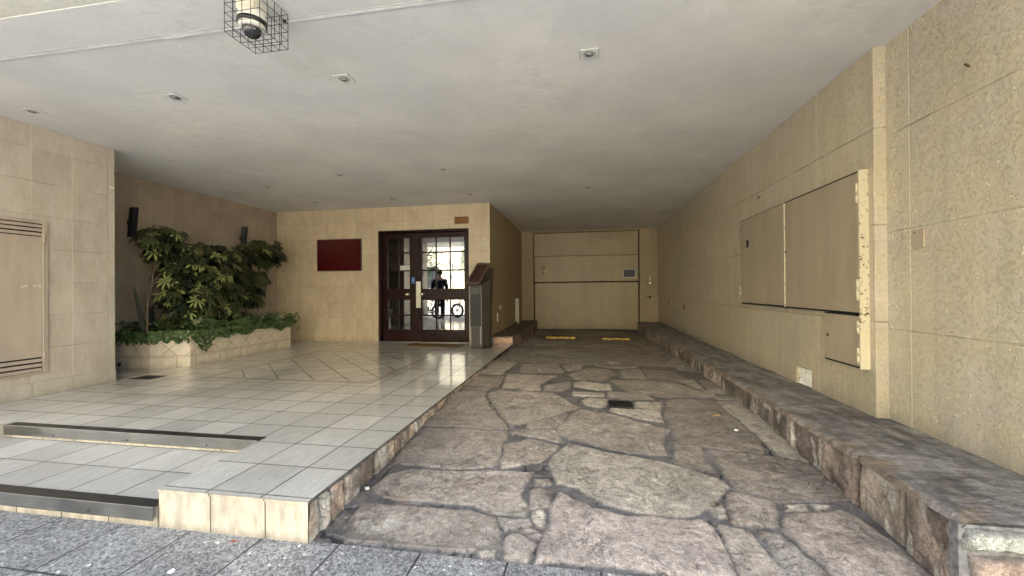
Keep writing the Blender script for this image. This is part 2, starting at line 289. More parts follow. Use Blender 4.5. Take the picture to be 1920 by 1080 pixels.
def mat_stucco(name, base, squig=1.0, seams=None):
    t = NT(name); p = t.pos(); x, y, z = t.xyz(p)
    # worm-like trowel marks: thin ridges cut into short pieces
    wv = t.scale(p, (1, 1, .72))
    n1 = t.noise(wv, 40, 1.5, .5, 1.0); r1 = t.ramp(t.m('ABSOLUTE', t.m('SUBTRACT', n1, .5)), .0, .055, 1.0, 0.0)
    k1 = t.ramp(t.noise(p, 30, 2), .53, .60)
    n2 = t.noise(t.scale(p, (1, 1.2, .9)), 62, 1.5, .5, 1.4); r2 = t.ramp(t.m('ABSOLUTE', t.m('SUBTRACT', n2, .47)), .0, .04, 1.0, 0.0)
    k2 = t.ramp(t.noise(p, 44, 2), .50, .58)
    worms = t.m('MAXIMUM', t.m('MULTIPLY', r1, k1), t.m('MULTIPLY', r2, k2))
    grain = t.noise(p, 130, 3, .6)
    h = t.m('ADD', t.m('MULTIPLY', worms, squig), t.m('MULTIPLY', grain, .16))
    h = t.m('ADD', h, t.m('MULTIPLY', t.noise(p, 12, 3), .35))
    f = t.m('MULTIPLY', t.ramp(t.noise(p, 1.3, 5, .6), .3, .7, .90, 1.06), t.ramp(t.noise(p, 45, 4, .6), .3, .7, .93, 1.05))
    drip = t.noise(t.scale(p, (1, 5, .45)), 2.2, 5, .65); f = t.m('MULTIPLY', f, t.ramp(drip, .32, .62, .90, 1.03))
    low = t.m('ADD', z, t.m('MULTIPLY', t.noise(p, 6, 5, .7), .30))
    f = t.m('MULTIPLY', f, t.ramp(low, .40, .62, .72, 1.0))
    col = t.mul(t.mix(t.ramp(t.noise(p, 3.1, 3), .35, .65), base, tuple(c*k for c, k in zip(base, (.97, .99, 1.10)))), f)
    col = t.mul(col, t.m('ADD', 1.0, t.m('MULTIPLY', worms, .75*squig)))  # ridges lightened in the colour to stand in for glossy glints
    if seams:
        pu, ou, pv, ov = seams
        _, rn, d = t.grid(y, z, pu, pv, ou, ov, .010)
        gv = t.grid(y, z, pu, 99.0, ou, -50.0, .012)[0]; g = t.grid(y, z, 99.0, pv, -50.0, ov, .008)[0]
        flat = t.ramp(d, .005, .022, 0.0, 1.0)
        h = t.m('MULTIPLY', h, flat); h = t.m('SUBTRACT', h, t.m('MULTIPLY', g, .9)); h = t.m('ADD', h, t.m('MULTIPLY', gv, .5)); col = t.mix(t.m('MULTIPLY', gv, .5), col, tuple(c*1.25 for c in base))
        dk = t.m('MULTIPLY', g, t.ramp(t.noise(p, 5, 4), .4, .65, .10, .8))
        col = t.mix(dk, col, tuple(c*.33 for c in base))
    return t.out(col, .33, bump=t.bump(h, .9, .0055), spec=.7)
def mat_ceiling():
    t = NT("ceiling_plaster"); p = t.pos(); x, y, z = t.xyz(p)
    n = t.noise(p, 1.1, 6, .6); n2 = t.noise(p, .55, 4, .5); fine = t.noise(t.scale(p, (1, 2.2, 1)), 26, 5, .65, .6)
    f = t.m('MULTIPLY', t.ramp(n, .3, .7, .91, 1.05), t.ramp(fine, .3, .7, .965, 1.02))
    spots = t.ramp(t.noise(p, 3.4, 3, .6, .8), .60, .66)                # repainted damp patches
    near = t.ramp(y, 2.2, 4.9, 0.0, 1.0)
    f = t.m('ADD', f, t.m('MULTIPLY', spots, .04))
    col = t.mul(t.mix(t.ramp(n2, .35, .65), (.76, .76, .755), (.775, .765, .73)), f)
    wornc = t.m('MULTIPLY', t.ramp(t.noise(t.scale(p, (1, 1.6, 1)), 9, 5, .7, .4), .54, .60), t.ramp(t.noise(p, 1.0, 2), .50, .60)); col = t.mul(col, t.m('SUBTRACT', 1.0, t.m('MULTIPLY', wornc, .08)))
    brown = t.ramp(t.noise(p, .8, 5, .7), .55, .75)
    col = t.mix(t.m('MULTIPLY', brown, .35), col, (.60, .57, .49))
    h = t.m('ADD', t.m('MULTIPLY', t.noise(p, 3, 2), .8), t.m('ADD', t.m('MULTIPLY', fine, .30), t.m('MULTIPLY', spots, .10)))
    return t.out(col, .7, bump=t.bump(h, .55, .006), spec=.3)
def mat_terrazzo():
    t = NT("sidewalk_terrazzo"); p = t.pos(); x, y, z = t.xyz(p)
    g, rn, d = t.grid(x, y, .3865, .3865, -.327, 1.735, .008)
    v = t.white(t.vor(p, 150, 'F1', 1)); v2 = t.white(t.vor(p, 75, 'F1', 1)); e = t.vor(p, 150, 'F1', 0)
    lum = t.m('ADD', t.m('MULTIPLY', v, .6), t.m('MULTIPLY', v2, .4))
    col = t.mix(t.ramp(lum, .12, .85), (.095, .095, .096), (.40, .397, .39))
    col = t.mix(t.ramp(t.white(t.vor(p, 95, 'F1', 1)), .990, .993), col, (.75, .73, .70))
    col = t.mul(col, t.m('MULTIPLY', t.ramp(t.noise(p, 4, 5, .6), .3, .7, .78, 1.12), t.ramp(rn, 0, 1, .93, 1.06)))
    col = t.mix(g, col, (.04, .04, .045))
    return t.out(col, .55, bump=t.bump(t.m('SUBTRACT', t.m('MULTIPLY', v, .5), t.m('MULTIPLY', g, 3.0)), .5, .002))
def mat_stone(name="flagstone", wet=0.0, sc=1.0, aniso=(1, 1, 1)):
    t = NT(name); p = t.pos(); at = t.n("ShaderNodeAttribute", attribute_name="tone"); base = at.outputs["Color"]; edge = at.outputs["Alpha"]
    pa = t.scale(p, aniso)
    n1 = t.noise(pa, 9*sc, 8, .74, .7); n2 = t.noise(pa, 42*sc, 5, .7, .3); n3 = t.noise(p, 3.2, 5, .65)
    f = t.m('MULTIPLY', t.ramp(n1, .32, .68, .68, 1.22), t.ramp(n2, .32, .68, .72, 1.24))
    f = t.m('MULTIPLY', f, t.ramp(n3, .3, .7, .80, 1.15))
    n4 = t.noise(pa, 150*sc, 3, .7); f = t.m('MULTIPLY', f, t.ramp(n4, .36, .64, .76, 1.20))
    col = t.mul(base, f)
    pale = t.m('MULTIPLY', t.ramp(t.noise(pa, 17*sc, 6, .72, .8), .57, .70), t.ramp(n3, .42, .62))
    col = t.mix(t.m('MULTIPLY', pale, .45), col, (.50, .46, .40))
    vein = t.m('MULTIPLY', t.ramp(t.m('ABSOLUTE', t.m('SUBTRACT', t.noise(pa, 6*sc, 6, .7, 1.2), .5)), .0, .012, 1.0, 0.0), t.ramp(t.noise(p, 5, 3), .48, .58))
    pit = t.ramp(t.vor(p, 70, 'F1', 0), .10, .20, 1.0, 0.0); pit = t.m('MULTIPLY', pit, t.ramp(t.noise(p, 14, 3), .52, .6))
    vein = t.m('MAXIMUM', vein, pit); col = t.mix(t.m('MULTIPLY', vein, .6), col, (.07, .06, .055))
    grime = t.m('MULTIPLY', t.ramp(t.noise(pa, 13*sc, 7, .75, .5), .50, .66), t.ramp(t.noise(p, 1.7, 4, .6), .38, .62, .15, 1.0))
    col = t.mix(t.m('MULTIPLY', grime, .62), col, (.075, .068, .066))
    h = t.m('ADD', t.m('MULTIPLY', n1, 1.0), t.m('ADD', t.m('MULTIPLY', n2, .6), t.m('SUBTRACT', t.m('MULTIPLY', n4, .2), t.m('MULTIPLY', vein, .5))))
    rust = t.m('MULTIPLY', t.ramp(t.noise(p, 7, 4, .6), .6, .75), .25)
    col = t.mix(rust, col, (.30, .17, .09))
    return t.out(col, t.ramp(n2, .3, .7, .55, .8), bump=t.bump(h, 1.0, .009), spec=.35)
def mat_metalpaint(name, col, rough=.45, rust=.0, sc=5):
    t = NT(name); p = t.pos()
    f = t.m('MULTIPLY', t.ramp(t.noise(p, sc*.3, 4), .3, .7, .93, 1.05), t.ramp(t.noise(t.scale(p, (1, 1, .2)), sc*3, 4), .3, .7, .97, 1.03))
    c = t.mul(t.mix(1.0, col, col), f)
    if rust:
        r = t.m('MULTIPLY', t.ramp(t.noise(p, 55, 4, .7), .60-.1*rust, .64-.1*rust), t.ramp(t.noise(p, 9, 3), .42, .55))
        c = t.mix(r, c, (.11, .045, .02))
    c = t.mul(c, t.ramp(t.m('ADD', t.xyz(p)[2], t.m('MULTIPLY', t.noise(p, 5, 5, .7), .25)), .12, .34, .78, 1.0))
    c = t.mul(c, t.ramp(t.noise(t.scale(p, (2.5, 2.5, .3)), 2.0, 6, .7), .34, .60, .90, 1.02))
    return t.out(c, rough, bump=t.bump(t.noise(p, 3, 3), .35, .006))
def mat_brushed():
    t = NT("brushed_steel"); p = t.pos()
    n = t.noise(t.scale(p, (2, 60, 60)), 4, 4, .6); n2 = t.noise(p, 7, 4, .6)
    c = t.mul(t.mix(n2, (.22, .215, .205), (.34, .335, .32)), t.ramp(n, .3, .7, .85, 1.1))
    return t.out(c, t.ramp(n2, .3, .7, .28, .45), 1.0, t.bump(n, .15, .001))
def mat_wood(name="dark_wood", col=(.012, .0032, .0024), rough=.30):
    t = NT(name); p = t.obj(); n = t.noise(t.scale(p, (30, 30, 3)), 1.2, 5, .6)
    return t.out(t.mul(t.mix(n, col, tuple(c*1.5 for c in col)), 1.0), t.ramp(n, .3, .7, rough-.06, rough+.08), bump=t.bump(n, .08, .001), spec=.16)
def mat_glass():
    t = NT("door_glass"); nt = t.t; nt.nodes.remove(t.b)
    o = nt.nodes["Material Output"]; gl = t.n("ShaderNodeBsdfGlossy"); gl.inputs["Roughness"].default_value = .004
    gl.inputs["Color"].default_value = (1, 1, 1, 1)
    tr = t.n("ShaderNodeBsdfTransparent"); tr.inputs["Color"].default_value = (.30, .31, .30, 1)
    fr = t.n("ShaderNodeFresnel"); fr.inputs["IOR"].default_value = 3.0
    t.put(fr.inputs["Normal"], t.bump(t.noise(t.obj(), 2.0, 1), .03, .002)); t.put(gl.inputs["Normal"], t.bump(t.noise(t.obj(), 2.0, 1), .03, .002))
    mx = t.n("ShaderNodeMixShader"); t.put(mx.inputs[0], fr.outputs[0]); t.put(mx.inputs[1], tr.outputs[0]); t.put(mx.inputs[2], gl.outputs[0])
    nt.links.new(mx.outputs[0], o.inputs[0]); return t.mat
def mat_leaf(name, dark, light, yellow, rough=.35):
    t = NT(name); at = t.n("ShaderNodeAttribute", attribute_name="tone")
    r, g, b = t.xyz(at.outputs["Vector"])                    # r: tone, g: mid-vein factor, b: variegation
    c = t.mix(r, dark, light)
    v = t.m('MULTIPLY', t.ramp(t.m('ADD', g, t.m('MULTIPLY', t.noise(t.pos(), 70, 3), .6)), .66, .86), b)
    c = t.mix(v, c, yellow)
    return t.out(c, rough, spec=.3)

M = dict(
    floor=mat_floor(), riser=mat_riser(),
    pier=mat_walltile("pier_tile", 1, .31, 3.607, (.47, .402, .315), pv=.31, vj=1.28),
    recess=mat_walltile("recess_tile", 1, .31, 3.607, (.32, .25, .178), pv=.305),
    back=mat_walltile("entrance_wall_tile", 0, .3035, -3.614, (.49, .39, .255), zo=.33, pv=.30),
    skirtp=mat_walltile("pier_skirting", 1, .31, 3.607, (.46, .41, .315), zo=-.5, pv=2),
    skirtb=mat_walltile("entrance_skirting", 0, .3035, -3.614, (.49, .39, .255), zo=-.5, pv=2),
    stucco=mat_stucco("stucco_far", (.485, .412, .278), .55, (.985, 3.69, .625, .925)),
    stucco_near=mat_stucco("stucco_near", (.49, .42, .29), 1.0, (.985, 2.84, .615, .885)),
    soffit=mat_stucco("yellow_soffit", (.88, .86, .72), .2),
    ceiling=mat_ceiling(), terrazzo=mat_terrazzo(),
    stone=mat_stone(), slate=mat_stone("slate_coping", sc=1.3, aniso=(.55, 1.6, 1)), rough=mat_stone("rough_stone", sc=1.6),
    garage=mat_metalpaint("garage_paint", (.335, .26, .135), .42), plain=mat_metalpaint("painted_render", (.35, .27, .155), .6),
    cab=mat_metalpaint("cabinet_paint", (.355, .29, .205), .36), cab_lit_edge=mat_metalpaint("cabinet_lit_edge", (.60, .53, .36), .45, .35),  # edge colour lightened as if catching the light, plus rust specks
    louver=mat_metalpaint("louvre_paint", (.385, .31, .24), .33),
    steel=mat_brushed(), wood=mat_wood(), wood_sign=mat_wood("varnished_sign", (.035, .022, .015), .3),
    glass=mat_glass(),
    black=simple("black_plastic", (.008, .008, .009), .45), wire=simple("cage_wire", (.012, .011, .011), .5),
    white=simple("white_plastic", (.72, .70, .62), .4, noise=.06), offwhite=simple("aged_white", (.62, .58, .47), .5, noise=.15),
    plaster=simple("white_plaster", (.78, .76, .68), .7, noise=.12, sc=20, bump=.6),
    chrome=simple("chrome", (.75, .74, .72), .12, 1.0, noise=.05), brass=simple("brass_knob", (.55, .48, .36), .22, 1.0, noise=.1),
    dome=simple("dome_glass", (.02, .022, .025), .05, spec=.8), gap=simple("dark_gap", (.006, .005, .004), .9),
    red=simple("red_plaque", (.050, .0035, .0035), .25, noise=.06, spec=.6), copper=simple("copper_plate", (.17, .07, .022), .35, .6, noise=.45, sc=45, bump=.8),
    kiosk=simple("kiosk_paint", (.040, .032, .025), .5, .0, noise=.1), kscreen=simple("kiosk_screen", (.040, .012, .008), .4, spec=.4, noise=.05),
    kglass=simple("kiosk_panel", (.010, .012, .009), .55, noise=.1),
    yellow=NT("yellow_worn"), mat=simple("door_mat", (.13, .085, .03), .95, noise=.3, sc=90, bump=.8),
    soil=simple("soil", (.03, .02, .014), .95, noise=.4, bump=.9), bark=simple("bark", (.12, .085, .055), .85, noise=.35, sc=30, bump=.8),
    blue=simple("blue_sticker", (.03, .11, .32), .4), paper=simple("paper", (.45, .44, .41), .7),
    lamp=simple("lamp_face", (.74, .74, .71), .4, noise=.05), lampglass=simple("lamp_bulb", (.50, .50, .46), .15),
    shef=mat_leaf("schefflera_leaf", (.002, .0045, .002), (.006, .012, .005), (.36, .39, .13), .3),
    ivy=mat_leaf("ivy_leaf", (.018, .034, .012), (.10, .150, .048), (.3, .36, .16), .45),
    blade=mat_leaf("blade_leaf", (.016, .014, .008), (.14, .17, .10), (.5, .5, .3), .75),
    asphalt=simple("asphalt", (.30, .295, .28), .85, noise=.2, sc=3, bump=.5), pave=simple("street_paving", (.50, .48, .43), .8, noise=.12, sc=3),
    facade=simple("pale_facade", (.72, .66, .50), .8, noise=.06, sc=1), facade2=simple("grey_facade", (.55, .54, .50), .8, noise=.06, sc=1),
    winglass=simple("window_glass", (.03, .035, .04), .08, spec=.7),
    cloth=simple("dark_cloth", (.010, .010, .012), .85), skin=simple("skin", (.42, .25, .17), .55), hair=simple("hair", (.012, .009, .008), .6),
    rubber=simple("rubber", (.012, .012, .012), .7), treeleaf=mat_leaf("street_tree_leaf", (.03, .07, .015), (.10, .19, .045), (.3, .36, .1), .5),
    leafdry=simple("dry_leaf", (.32, .10, .045), .7, noise=.3, sc=60), leafyel=simple("yellow_leaf", (.60, .42, .07), .6, noise=.2, sc=60),
    cable=simple("grey_cable", (.16, .14, .12), .6), signwhite=simple("sign_white", (.75, .75, .72), .5),
)
t = NT.__new__(NT); t.mat = M['yellow'].mat if isinstance(M['yellow'], NT) else None; t.t = t.mat.node_tree; t.b = t.t.nodes["Principled BSDF"]; t._p = None
wr = t.ramp(t.noise(t.pos(), 22, 5, .7), .50, .56)
M['yellow'] = t.out(t.mix(wr, (.62, .43, .02), (.14, .12, .10)), .6, bump=t.bump(t.noise(t.pos(), 30, 4), .5, .005))
# ============================================================ GROUND
def arr_prof(y): return np.interp(y, PY, PZ)
MB().add([(-2000, -2000, -.35), (2000, -2000, -.35), (2000, 2000, -.35), (-2000, 2000, -.35)], [(0, 1, 2, 3)]).build("ground", M['pave'], kind="structure")
b = MB(); b.prism([(-30, -2.9), (30, -2.9), (30, 1.72), (-30, 1.72)], -.30, 0)
b.build("sidewalk", M['terrazzo'], kind="structure")
MB().box(-30, 30, -3.05, -2.9, -.30, .004).build("street_kerb", M['pave'], kind="structure", bevel=.015)
MB().box(-60, 60, -9.5, -3.05, -.30, -.13).build("road", M['asphalt'], kind="structure")
MB().box(-60, 60, -13.0, -9.5, -.30, -.01).build("opposite_sidewalk", M['pave'], kind="structure")

# ---- flagstone driveway: one relief sheet, stones traced in metres on the drive
TON = dict(T=(.368, .322, .282), D=(.285, .25, .222), L=(.46, .418, .36), P=(.405, .350, .312), G=(.335, .305, .275))
def voronoi_cells(x0, x1, y0, y1, n, seed, st):
    rr = random.Random(seed); pts = []
    while len(pts) < n:
        c = (rr.uniform(x0, x1), rr.uniform(y0, y1))
        if all(math.hypot((c[0]-q[0]), (c[1]-q[1])/st) > .24 for q in pts): pts.append(c)
        elif rr.random() < .002: pts.append(c)
    cells = []
    for i, p in enumerate(pts):
        poly = [(x0, y0), (x1, y0), (x1, y1), (x0, y1)]
        for j, q in enumerate(pts):
            if i == j or math.hypot(p[0]-q[0], p[1]-q[1]) > 2.2: continue
            mx, my = (p[0]+q[0])/2, (p[1]+q[1])/2; nx, ny = q[0]-p[0], q[1]-p[1]; new = []
            for k in range(len(poly)):
                a, c = poly[k], poly[(k+1) % len(poly)]
                da = (a[0]-mx)*nx+(a[1]-my)*ny; dc = (c[0]-mx)*nx+(c[1]-my)*ny
                if da <= 0: new.append(a)
                if (da < 0) != (dc < 0) and da != dc:
                    tt = da/(da-dc); new.append((a[0]+(c[0]-a[0])*tt, a[1]+(c[1]-a[1])*tt))
            poly = new
            if not poly: break
        if len(poly) > 2:                                    # pull the cell in a little for the joint
            cx = sum(a for a, _ in poly)/len(poly); cy = sum(c for _, c in poly)/len(poly)
            cells.append([(cx+(a-cx)*.978, cy+(c-cy)*.978) for a, c in poly])
    return cells
stones = [(TON[k], p) for k, p in STONES]
rr = random.Random(3)
for c in voronoi_cells(-1.30, 1.36, 5.62, 11.0, 34, 4, 1.25):
    k = rr.uniform(.82, 1.1); cc = TON[rr.choice('TTTDG')]; stones.append((tuple(v*k for v in cc), c))
xs = np.linspace(-1.262, 1.372, 350)
ys = np.concatenate([np.arange(1.722, 4.4, .0075), np.arange(4.4, 6.4, .014), np.arange(6.4, 11.03, .03)])
X, Y = np.meshgrid(xs, ys, indexing='ij')
Z0 = arr_prof(Y)
wx = X+.018*fbm(X*7, Y*7, 4)+.006*fbm(X*40, Y*40, 2); wy = Y+.018*fbm(X*7+50, Y*7+9, 4)+.006*fbm(X*40+9, Y*40, 2)
best = np.full(X.shape, -1.0); tone = np.zeros(X.shape+(3,)); tone[:] = (.158, .151, .153); far_ = sstep(Y, 4.8, 6.5)[..., None]; tone = tone*(1-far_)+np.array((.205, .172, .145))*far_
tone *= (1+.35*fbm(X*9, Y*9, 4))[..., None]
stone_id = np.zeros(X.shape)
for k, (cc, poly) in enumerate(stones):
    P = np.array(poly); mn = P.min(0)-.05; mx = P.max(0)+.05
    ii = np.where((xs > mn[0]) & (xs < mx[0]))[0]; jj = np.where((ys > mn[1]) & (ys < mx[1]))[0]
    if len(ii) < 2 or len(jj) < 2: continue
    sl_ = (slice(ii[0], ii[-1]+1), slice(jj[0], jj[-1]+1)); px, py = wx[sl_], wy[sl_]
    ins = np.zeros(px.shape, bool); dm = np.full(px.shape, 9.)
    for a in range(len(P)):
        x1, y1 = P[a]; x2, y2 = P[(a+1) % len(P)]
        cr = ((y1 > py) != (y2 > py)) & (px < (x2-x1)*(py-y1)/((y2-y1) if y2 != y1 else 1e-9)+x1)
        ins ^= cr
        tt = np.clip(((px-x1)*(x2-x1)+(py-y1)*(y2-y1))/max((x2-x1)**2+(y2-y1)**2, 1e-9), 0, 1)
        dm = np.minimum(dm, np.hypot(px-x1-tt*(x2-x1), py-y1-tt*(y2-y1)))
    dsg = np.where(ins, dm, -dm)+.006; bb = best[sl_]; up = (dsg > bb)
    bb[up] = dsg[up]; tn = tone[sl_]; mk = up & (dsg > -.004)
    f = sstep(dsg, -.004, .006)[..., None]
    newc = np.array(cc)*(1+.12*math.sin(k*2.7))
    tn[mk] = (tn*(1-f)+newc*f)[mk]; sid = stone_id[sl_]; sid[ins] = k+1
# grime gathers on each stone's rim; tones darken towards the left kerb
rim = sstep(best, .0, .030); mask = best > 0
tone = tone*np.where(mask, .80+.20*rim, 1)[..., None]
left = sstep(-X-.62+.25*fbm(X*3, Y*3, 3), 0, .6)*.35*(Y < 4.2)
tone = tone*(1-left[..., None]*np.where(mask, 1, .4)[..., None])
pal = np.clip(sstep(.5-np.hypot((X+1.0)/.28, (Y-1.88)/.12), -.6, .3), 0, 1)*.6*(fbm(X*22, Y*22, 4) > -.05)
tone = tone*(1-pal[..., None])+np.array((.50, .48, .43))*pal[..., None]
h = sstep(best, -.004, .009)*.0085 + np.where(mask, .004*fbm(X*5+stone_id*7, Y*5, 4)+.0022*fbm(X*26, Y*26+stone_id*3, 4), .002*fbm(X*30, Y*30, 3))
h += np.where(mask, .004*np.sin(stone_id*5.1), 0)*rim
h = h*sstep(Y, 1.722, 1.76)
# cracks in the near mortar
ck = np.abs(fbm(X*3.2+8, Y*3.2, 4)); crack = (ck < .018) & (~mask) & (Y < 4); h = h-.010*crack; tone[crack] *= .35
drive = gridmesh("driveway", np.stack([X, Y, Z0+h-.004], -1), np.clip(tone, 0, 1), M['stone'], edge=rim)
props(drive, kind="structure")

# ---- tiled terrace with its two steps
b = MB()
b.box(-6.6, -1.262, 2.35, 8.6, -.3, ZT); b.box(-2.056, -1.262, 1.70, 2.35, -.3, ZT-.0004); b.box(-7.2, -4.18, 1.70, 2.35, -.3, ZT-.0004)
b.box(-4.18, -2.056, 1.70, 2.35, -.3, .105)
me_t = b
o = MB()
def slab(o, x0, x1, y0, y1, z):                   # floor faces, then riser faces
    o.cur = 0; o.add([(x0, y0, z), (x1, y0, z), (x1, y1, z), (x0, y1, z)], [(0, 1, 2, 3)])
slab(o, -6.6, -2.056, 2.35, 8.6, ZT); slab(o, -2.056, -1.248, 1.70, 8.6, ZT); slab(o, -7.2, -4.18, 1.70, 2.35, ZT); slab(o, -4.18, -2.056, 1.70, 2.35, .105)
o.cur = 1
def wall(o, x0, y0, x1, y1, z0, z1): o.add([(x0, y0, z0), (x1, y1, z0), (x1, y1, z1), (x0, y0, z1)], [(0, 1, 2, 3)])
wall(o, -4.18, 2.35, -2.056, 2.35, .105, ZT); wall(o, -4.18, 1.70, -2.056, 1.70, -.2, .105); wall(o, -7.2, 1.70, -4.18, 1.70, -.2, ZT)
wall(o, -4.18, 1.70, -4.18, 2.35, .105, ZT); wall(o, -2.056, 1.70, -2.056, 2.35, .105, ZT)
wall(o, -2.056, 1.702, -1.248, 1.702, -.2, ZT-.006)
o.build("tiled_terrace", [M['floor'], M['riser']], kind="structure", fix=False)
MB().box(-2.0564, -1.246, 1.694, 1.702, ZT-.012, ZT-.0006).build("terrace_tile_edge", M['riser'], kind="structure")

def nosing(x0, x1, y0, y1, z0, z1, label):
    tg = thing("step_nosing", label, "step edging", ((x0+x1)/2, y0, z0), "brushed steel nosings on the entrance steps")
    bb = MB(); bb.box(x0, x1, y0, y1, z1-.004, z1); bb.build("tread", M['steel_dark'], tg, .0015)
    bb = MB(); bb.box(x0, x1, y0-.004, y0, z0, z1+.001); bb.build("lip", M['steel'], tg, .0015)
    for i in range(3):
        px = x0+(x1-x0)*(.22+.3*i); MB().cyl((px, y0-.0065, z0+.02), (px, y0-.003, z0+.02), .006, 10).build("screw", M['steel_dark'], tg)
def _sd():
    t = NT("steel_tread"); p = t.pos(); n = t.noise(t.scale(p, (4, 50, 1)), 3, 5, .6)
    return t.out(t.mix(t.ramp(n, .35, .65), (.035, .034, .034), (.075, .072, .07)), t.ramp(n, .3, .7, .3, .5), .6)
M['steel_dark'] = _sd()
nosing(-4.178, -2.0563, 1.674, 1.745, .046, .1125, "lower brushed steel strip on the front step beside the tiled block")
nosing(-4.160, -2.064, 2.333, 2.402, .126, .1955, "upper brushed steel strip edging the terrace behind the landing")

# ---- stone kerb under the terrace edge
def stone_face(name, parent, x, y0, y1, zlo, zhi, seams, nrm, tones, seed, dy=.008, dz=.008, bulge=.018, groove=.0):
    """vertical face in the YZ plane at x, relief along nrm (+1/-1), masonry joints at seams"""
    yy = np.arange(y0, y1+1e-6, dy); nz = max(6, int(round((.33)/dz))); vv = np.linspace(0, 1, nz)
    Yg, V = np.meshgrid(yy, vv, indexing='ij'); lo = zlo(Yg); hi = zhi(Yg); Zg = lo+(hi-lo)*V
    wy_ = Yg+.008*fbm(Zg*14+seed, Yg*5, 3)
    se = np.array([y0-.5]+sorted(seams)+[y1+.5]); k = np.clip(np.searchsorted(se, wy_)-1, 0, len(se)-2)
    d = np.minimum(wy_-se[k], se[k+1]-wy_); d = np.minimum(d, (hi-Zg)*1.2+.004+groove*0)
    rs = np.random.RandomState(seed); tb = np.array([tones[rs.randint(len(tones))] for _ in se]); br = rs.uniform(.75, 1.2, len(se)); dep = rs.uniform(-.006, .01, len(se))
    f = sstep(d, .006, .014)
    hgt = f*(bulge+dep[k]) + f*(.012*fbm(Yg*7+k*5, Zg*9, 4)+.006*fbm(Yg*30, Zg*30+k, 4))
    c = tb[k]*br[k][..., None]*f[..., None]+np.array((.035, .032, .03))*(1-f[..., None])
    c = c*(1+.7*fbm(Yg*12+3, Zg*5+seed, 4))[..., None]; blk = sstep(fbm(Yg*6+seed, Zg*4, 5), .08, .25)[..., None]*.6; c = c*(1-blk)+np.array((.035, .03, .028))*blk; wht = sstep(fbm(Yg*16+seed*3, Zg*7+5, 5), .24, .33)[..., None]*.6; c = c*(1-wht)+np.array((.55, .52, .46))*wht
    return gridmesh(name, np.stack([x+nrm*hgt, Yg, Zg], -1), np.clip(c, .01, 1), M['rough'], parent, edge=f)
lk = thing("terrace_kerb", "low pinkish rough stone kerb along the terrace edge, on the left of the driveway", "stone kerb", (-1.25, 1.7, 0))
ls = [1.79, 1.86, 1.98, 2.14, 2.30, 2.47, 2.55, 2.73, 2.90, 3.0, 3.10, 3.21, 3.33, 3.6, 3.9]
stone_face("kerb_stones", lk, -1.256, 1.704, 5.6, lambda y: arr_prof(y)-.03, lambda y: np.full_like(y, ZT-.012), ls, 1,
           [(.50, .36, .27), (.55, .42, .31), (.42, .33, .26), (.48, .40, .33)], 11)
bb = MB(); bb.box(-1.258, -1.2445, 1.704, 7.2, ZT-.013, ZT-.0008); bb.build("mortar_line", simple("edge_mortar", (.11, .10, .09), .9, noise=.5, sc=40, bump=.8), lk)

# ---- right-hand raised stone kerb
rk = thing("raised_kerb", "long raised stone kerb with dark slate top under the right wall, ending in a whitish block", "stone kerb", (1.34, 1.75, 0))
rs_ = [1.80, 2.04, 2.345, 2.66, 2.975, 3.274, 3.554, 3.782, 3.979, 4.227, 4.411, 5.064, 5.45, 5.698, 5.958, 6.417, 6.873, 7.355, 7.8, 8.3, 8.7, 9.2, 9.7, 10.2, 10.6]
ktop = lambda y: .312-.012*(y > 2.0)
stone_face("facing", rk, 1.362, 1.755, 11.0, lambda y: arr_prof(y)-.03, lambda y: np.full_like(y, .285), rs_, -1,
           [(.26, .20, .165), (.30, .245, .20), (.20, .17, .145), (.34, .28, .23), (.215, .165, .14)], 23)
xx = np.concatenate([np.linspace(1.326, 1.345, 4), np.linspace(1.36, 1.93, 58)]); yy = np.concatenate([np.arange(1.735, 4.2, .011), np.arange(4.2, 11.02, .03)])
Xg, Yg = np.meshgrid(xx, yy, indexing='ij')
se = np.array([-1, 1.738]+[2.35, 3.15, 3.9, 4.6, 5.5, 6.2, 7.1, 7.9, 8.8, 9.7]+[30]); kk = np.searchsorted(se, Yg+.03*fbm(Xg*5, Yg*2, 3))-1
hh = .308+.006*fbm(Xg*6, Yg*3, 4)+.004*fbm(Xg*22, Yg*9, 4)+.004*np.sin(kk*3.3)
dn = sstep(Xg, 1.326, 1.345); lip = .286+.022*dn
Zg = np.where(Xg < 1.35, lip*1.0, hh); Zg = Zg*0+(lip+(hh-.308)*dn)
edj = 1+0*Xg
rust = sstep(fbm(Xg*9+4, Yg*4, 4), .12, .35)*sstep(1.56-Xg, 0, .2)
c = np.array((.20, .19, .188))*(1+.8*fbm(Xg*16, Yg*6, 5))[..., None]
c = c*(1-.55*rust[..., None])+np.array((.30, .20, .11))*.55*rust[..., None]
c[Xg < 1.35] = (.22, .17, .13)
sw = sstep(fbm(Xg*20, Yg*11+9, 5), .12, .26)[..., None]*.40; c = c*(1-sw)+np.array((.40, .39, .38))*sw
gridmesh("coping", np.stack([Xg, Yg, Zg], -1), np.clip(c, .01, 1), M['slate'], rk, edge=edj)
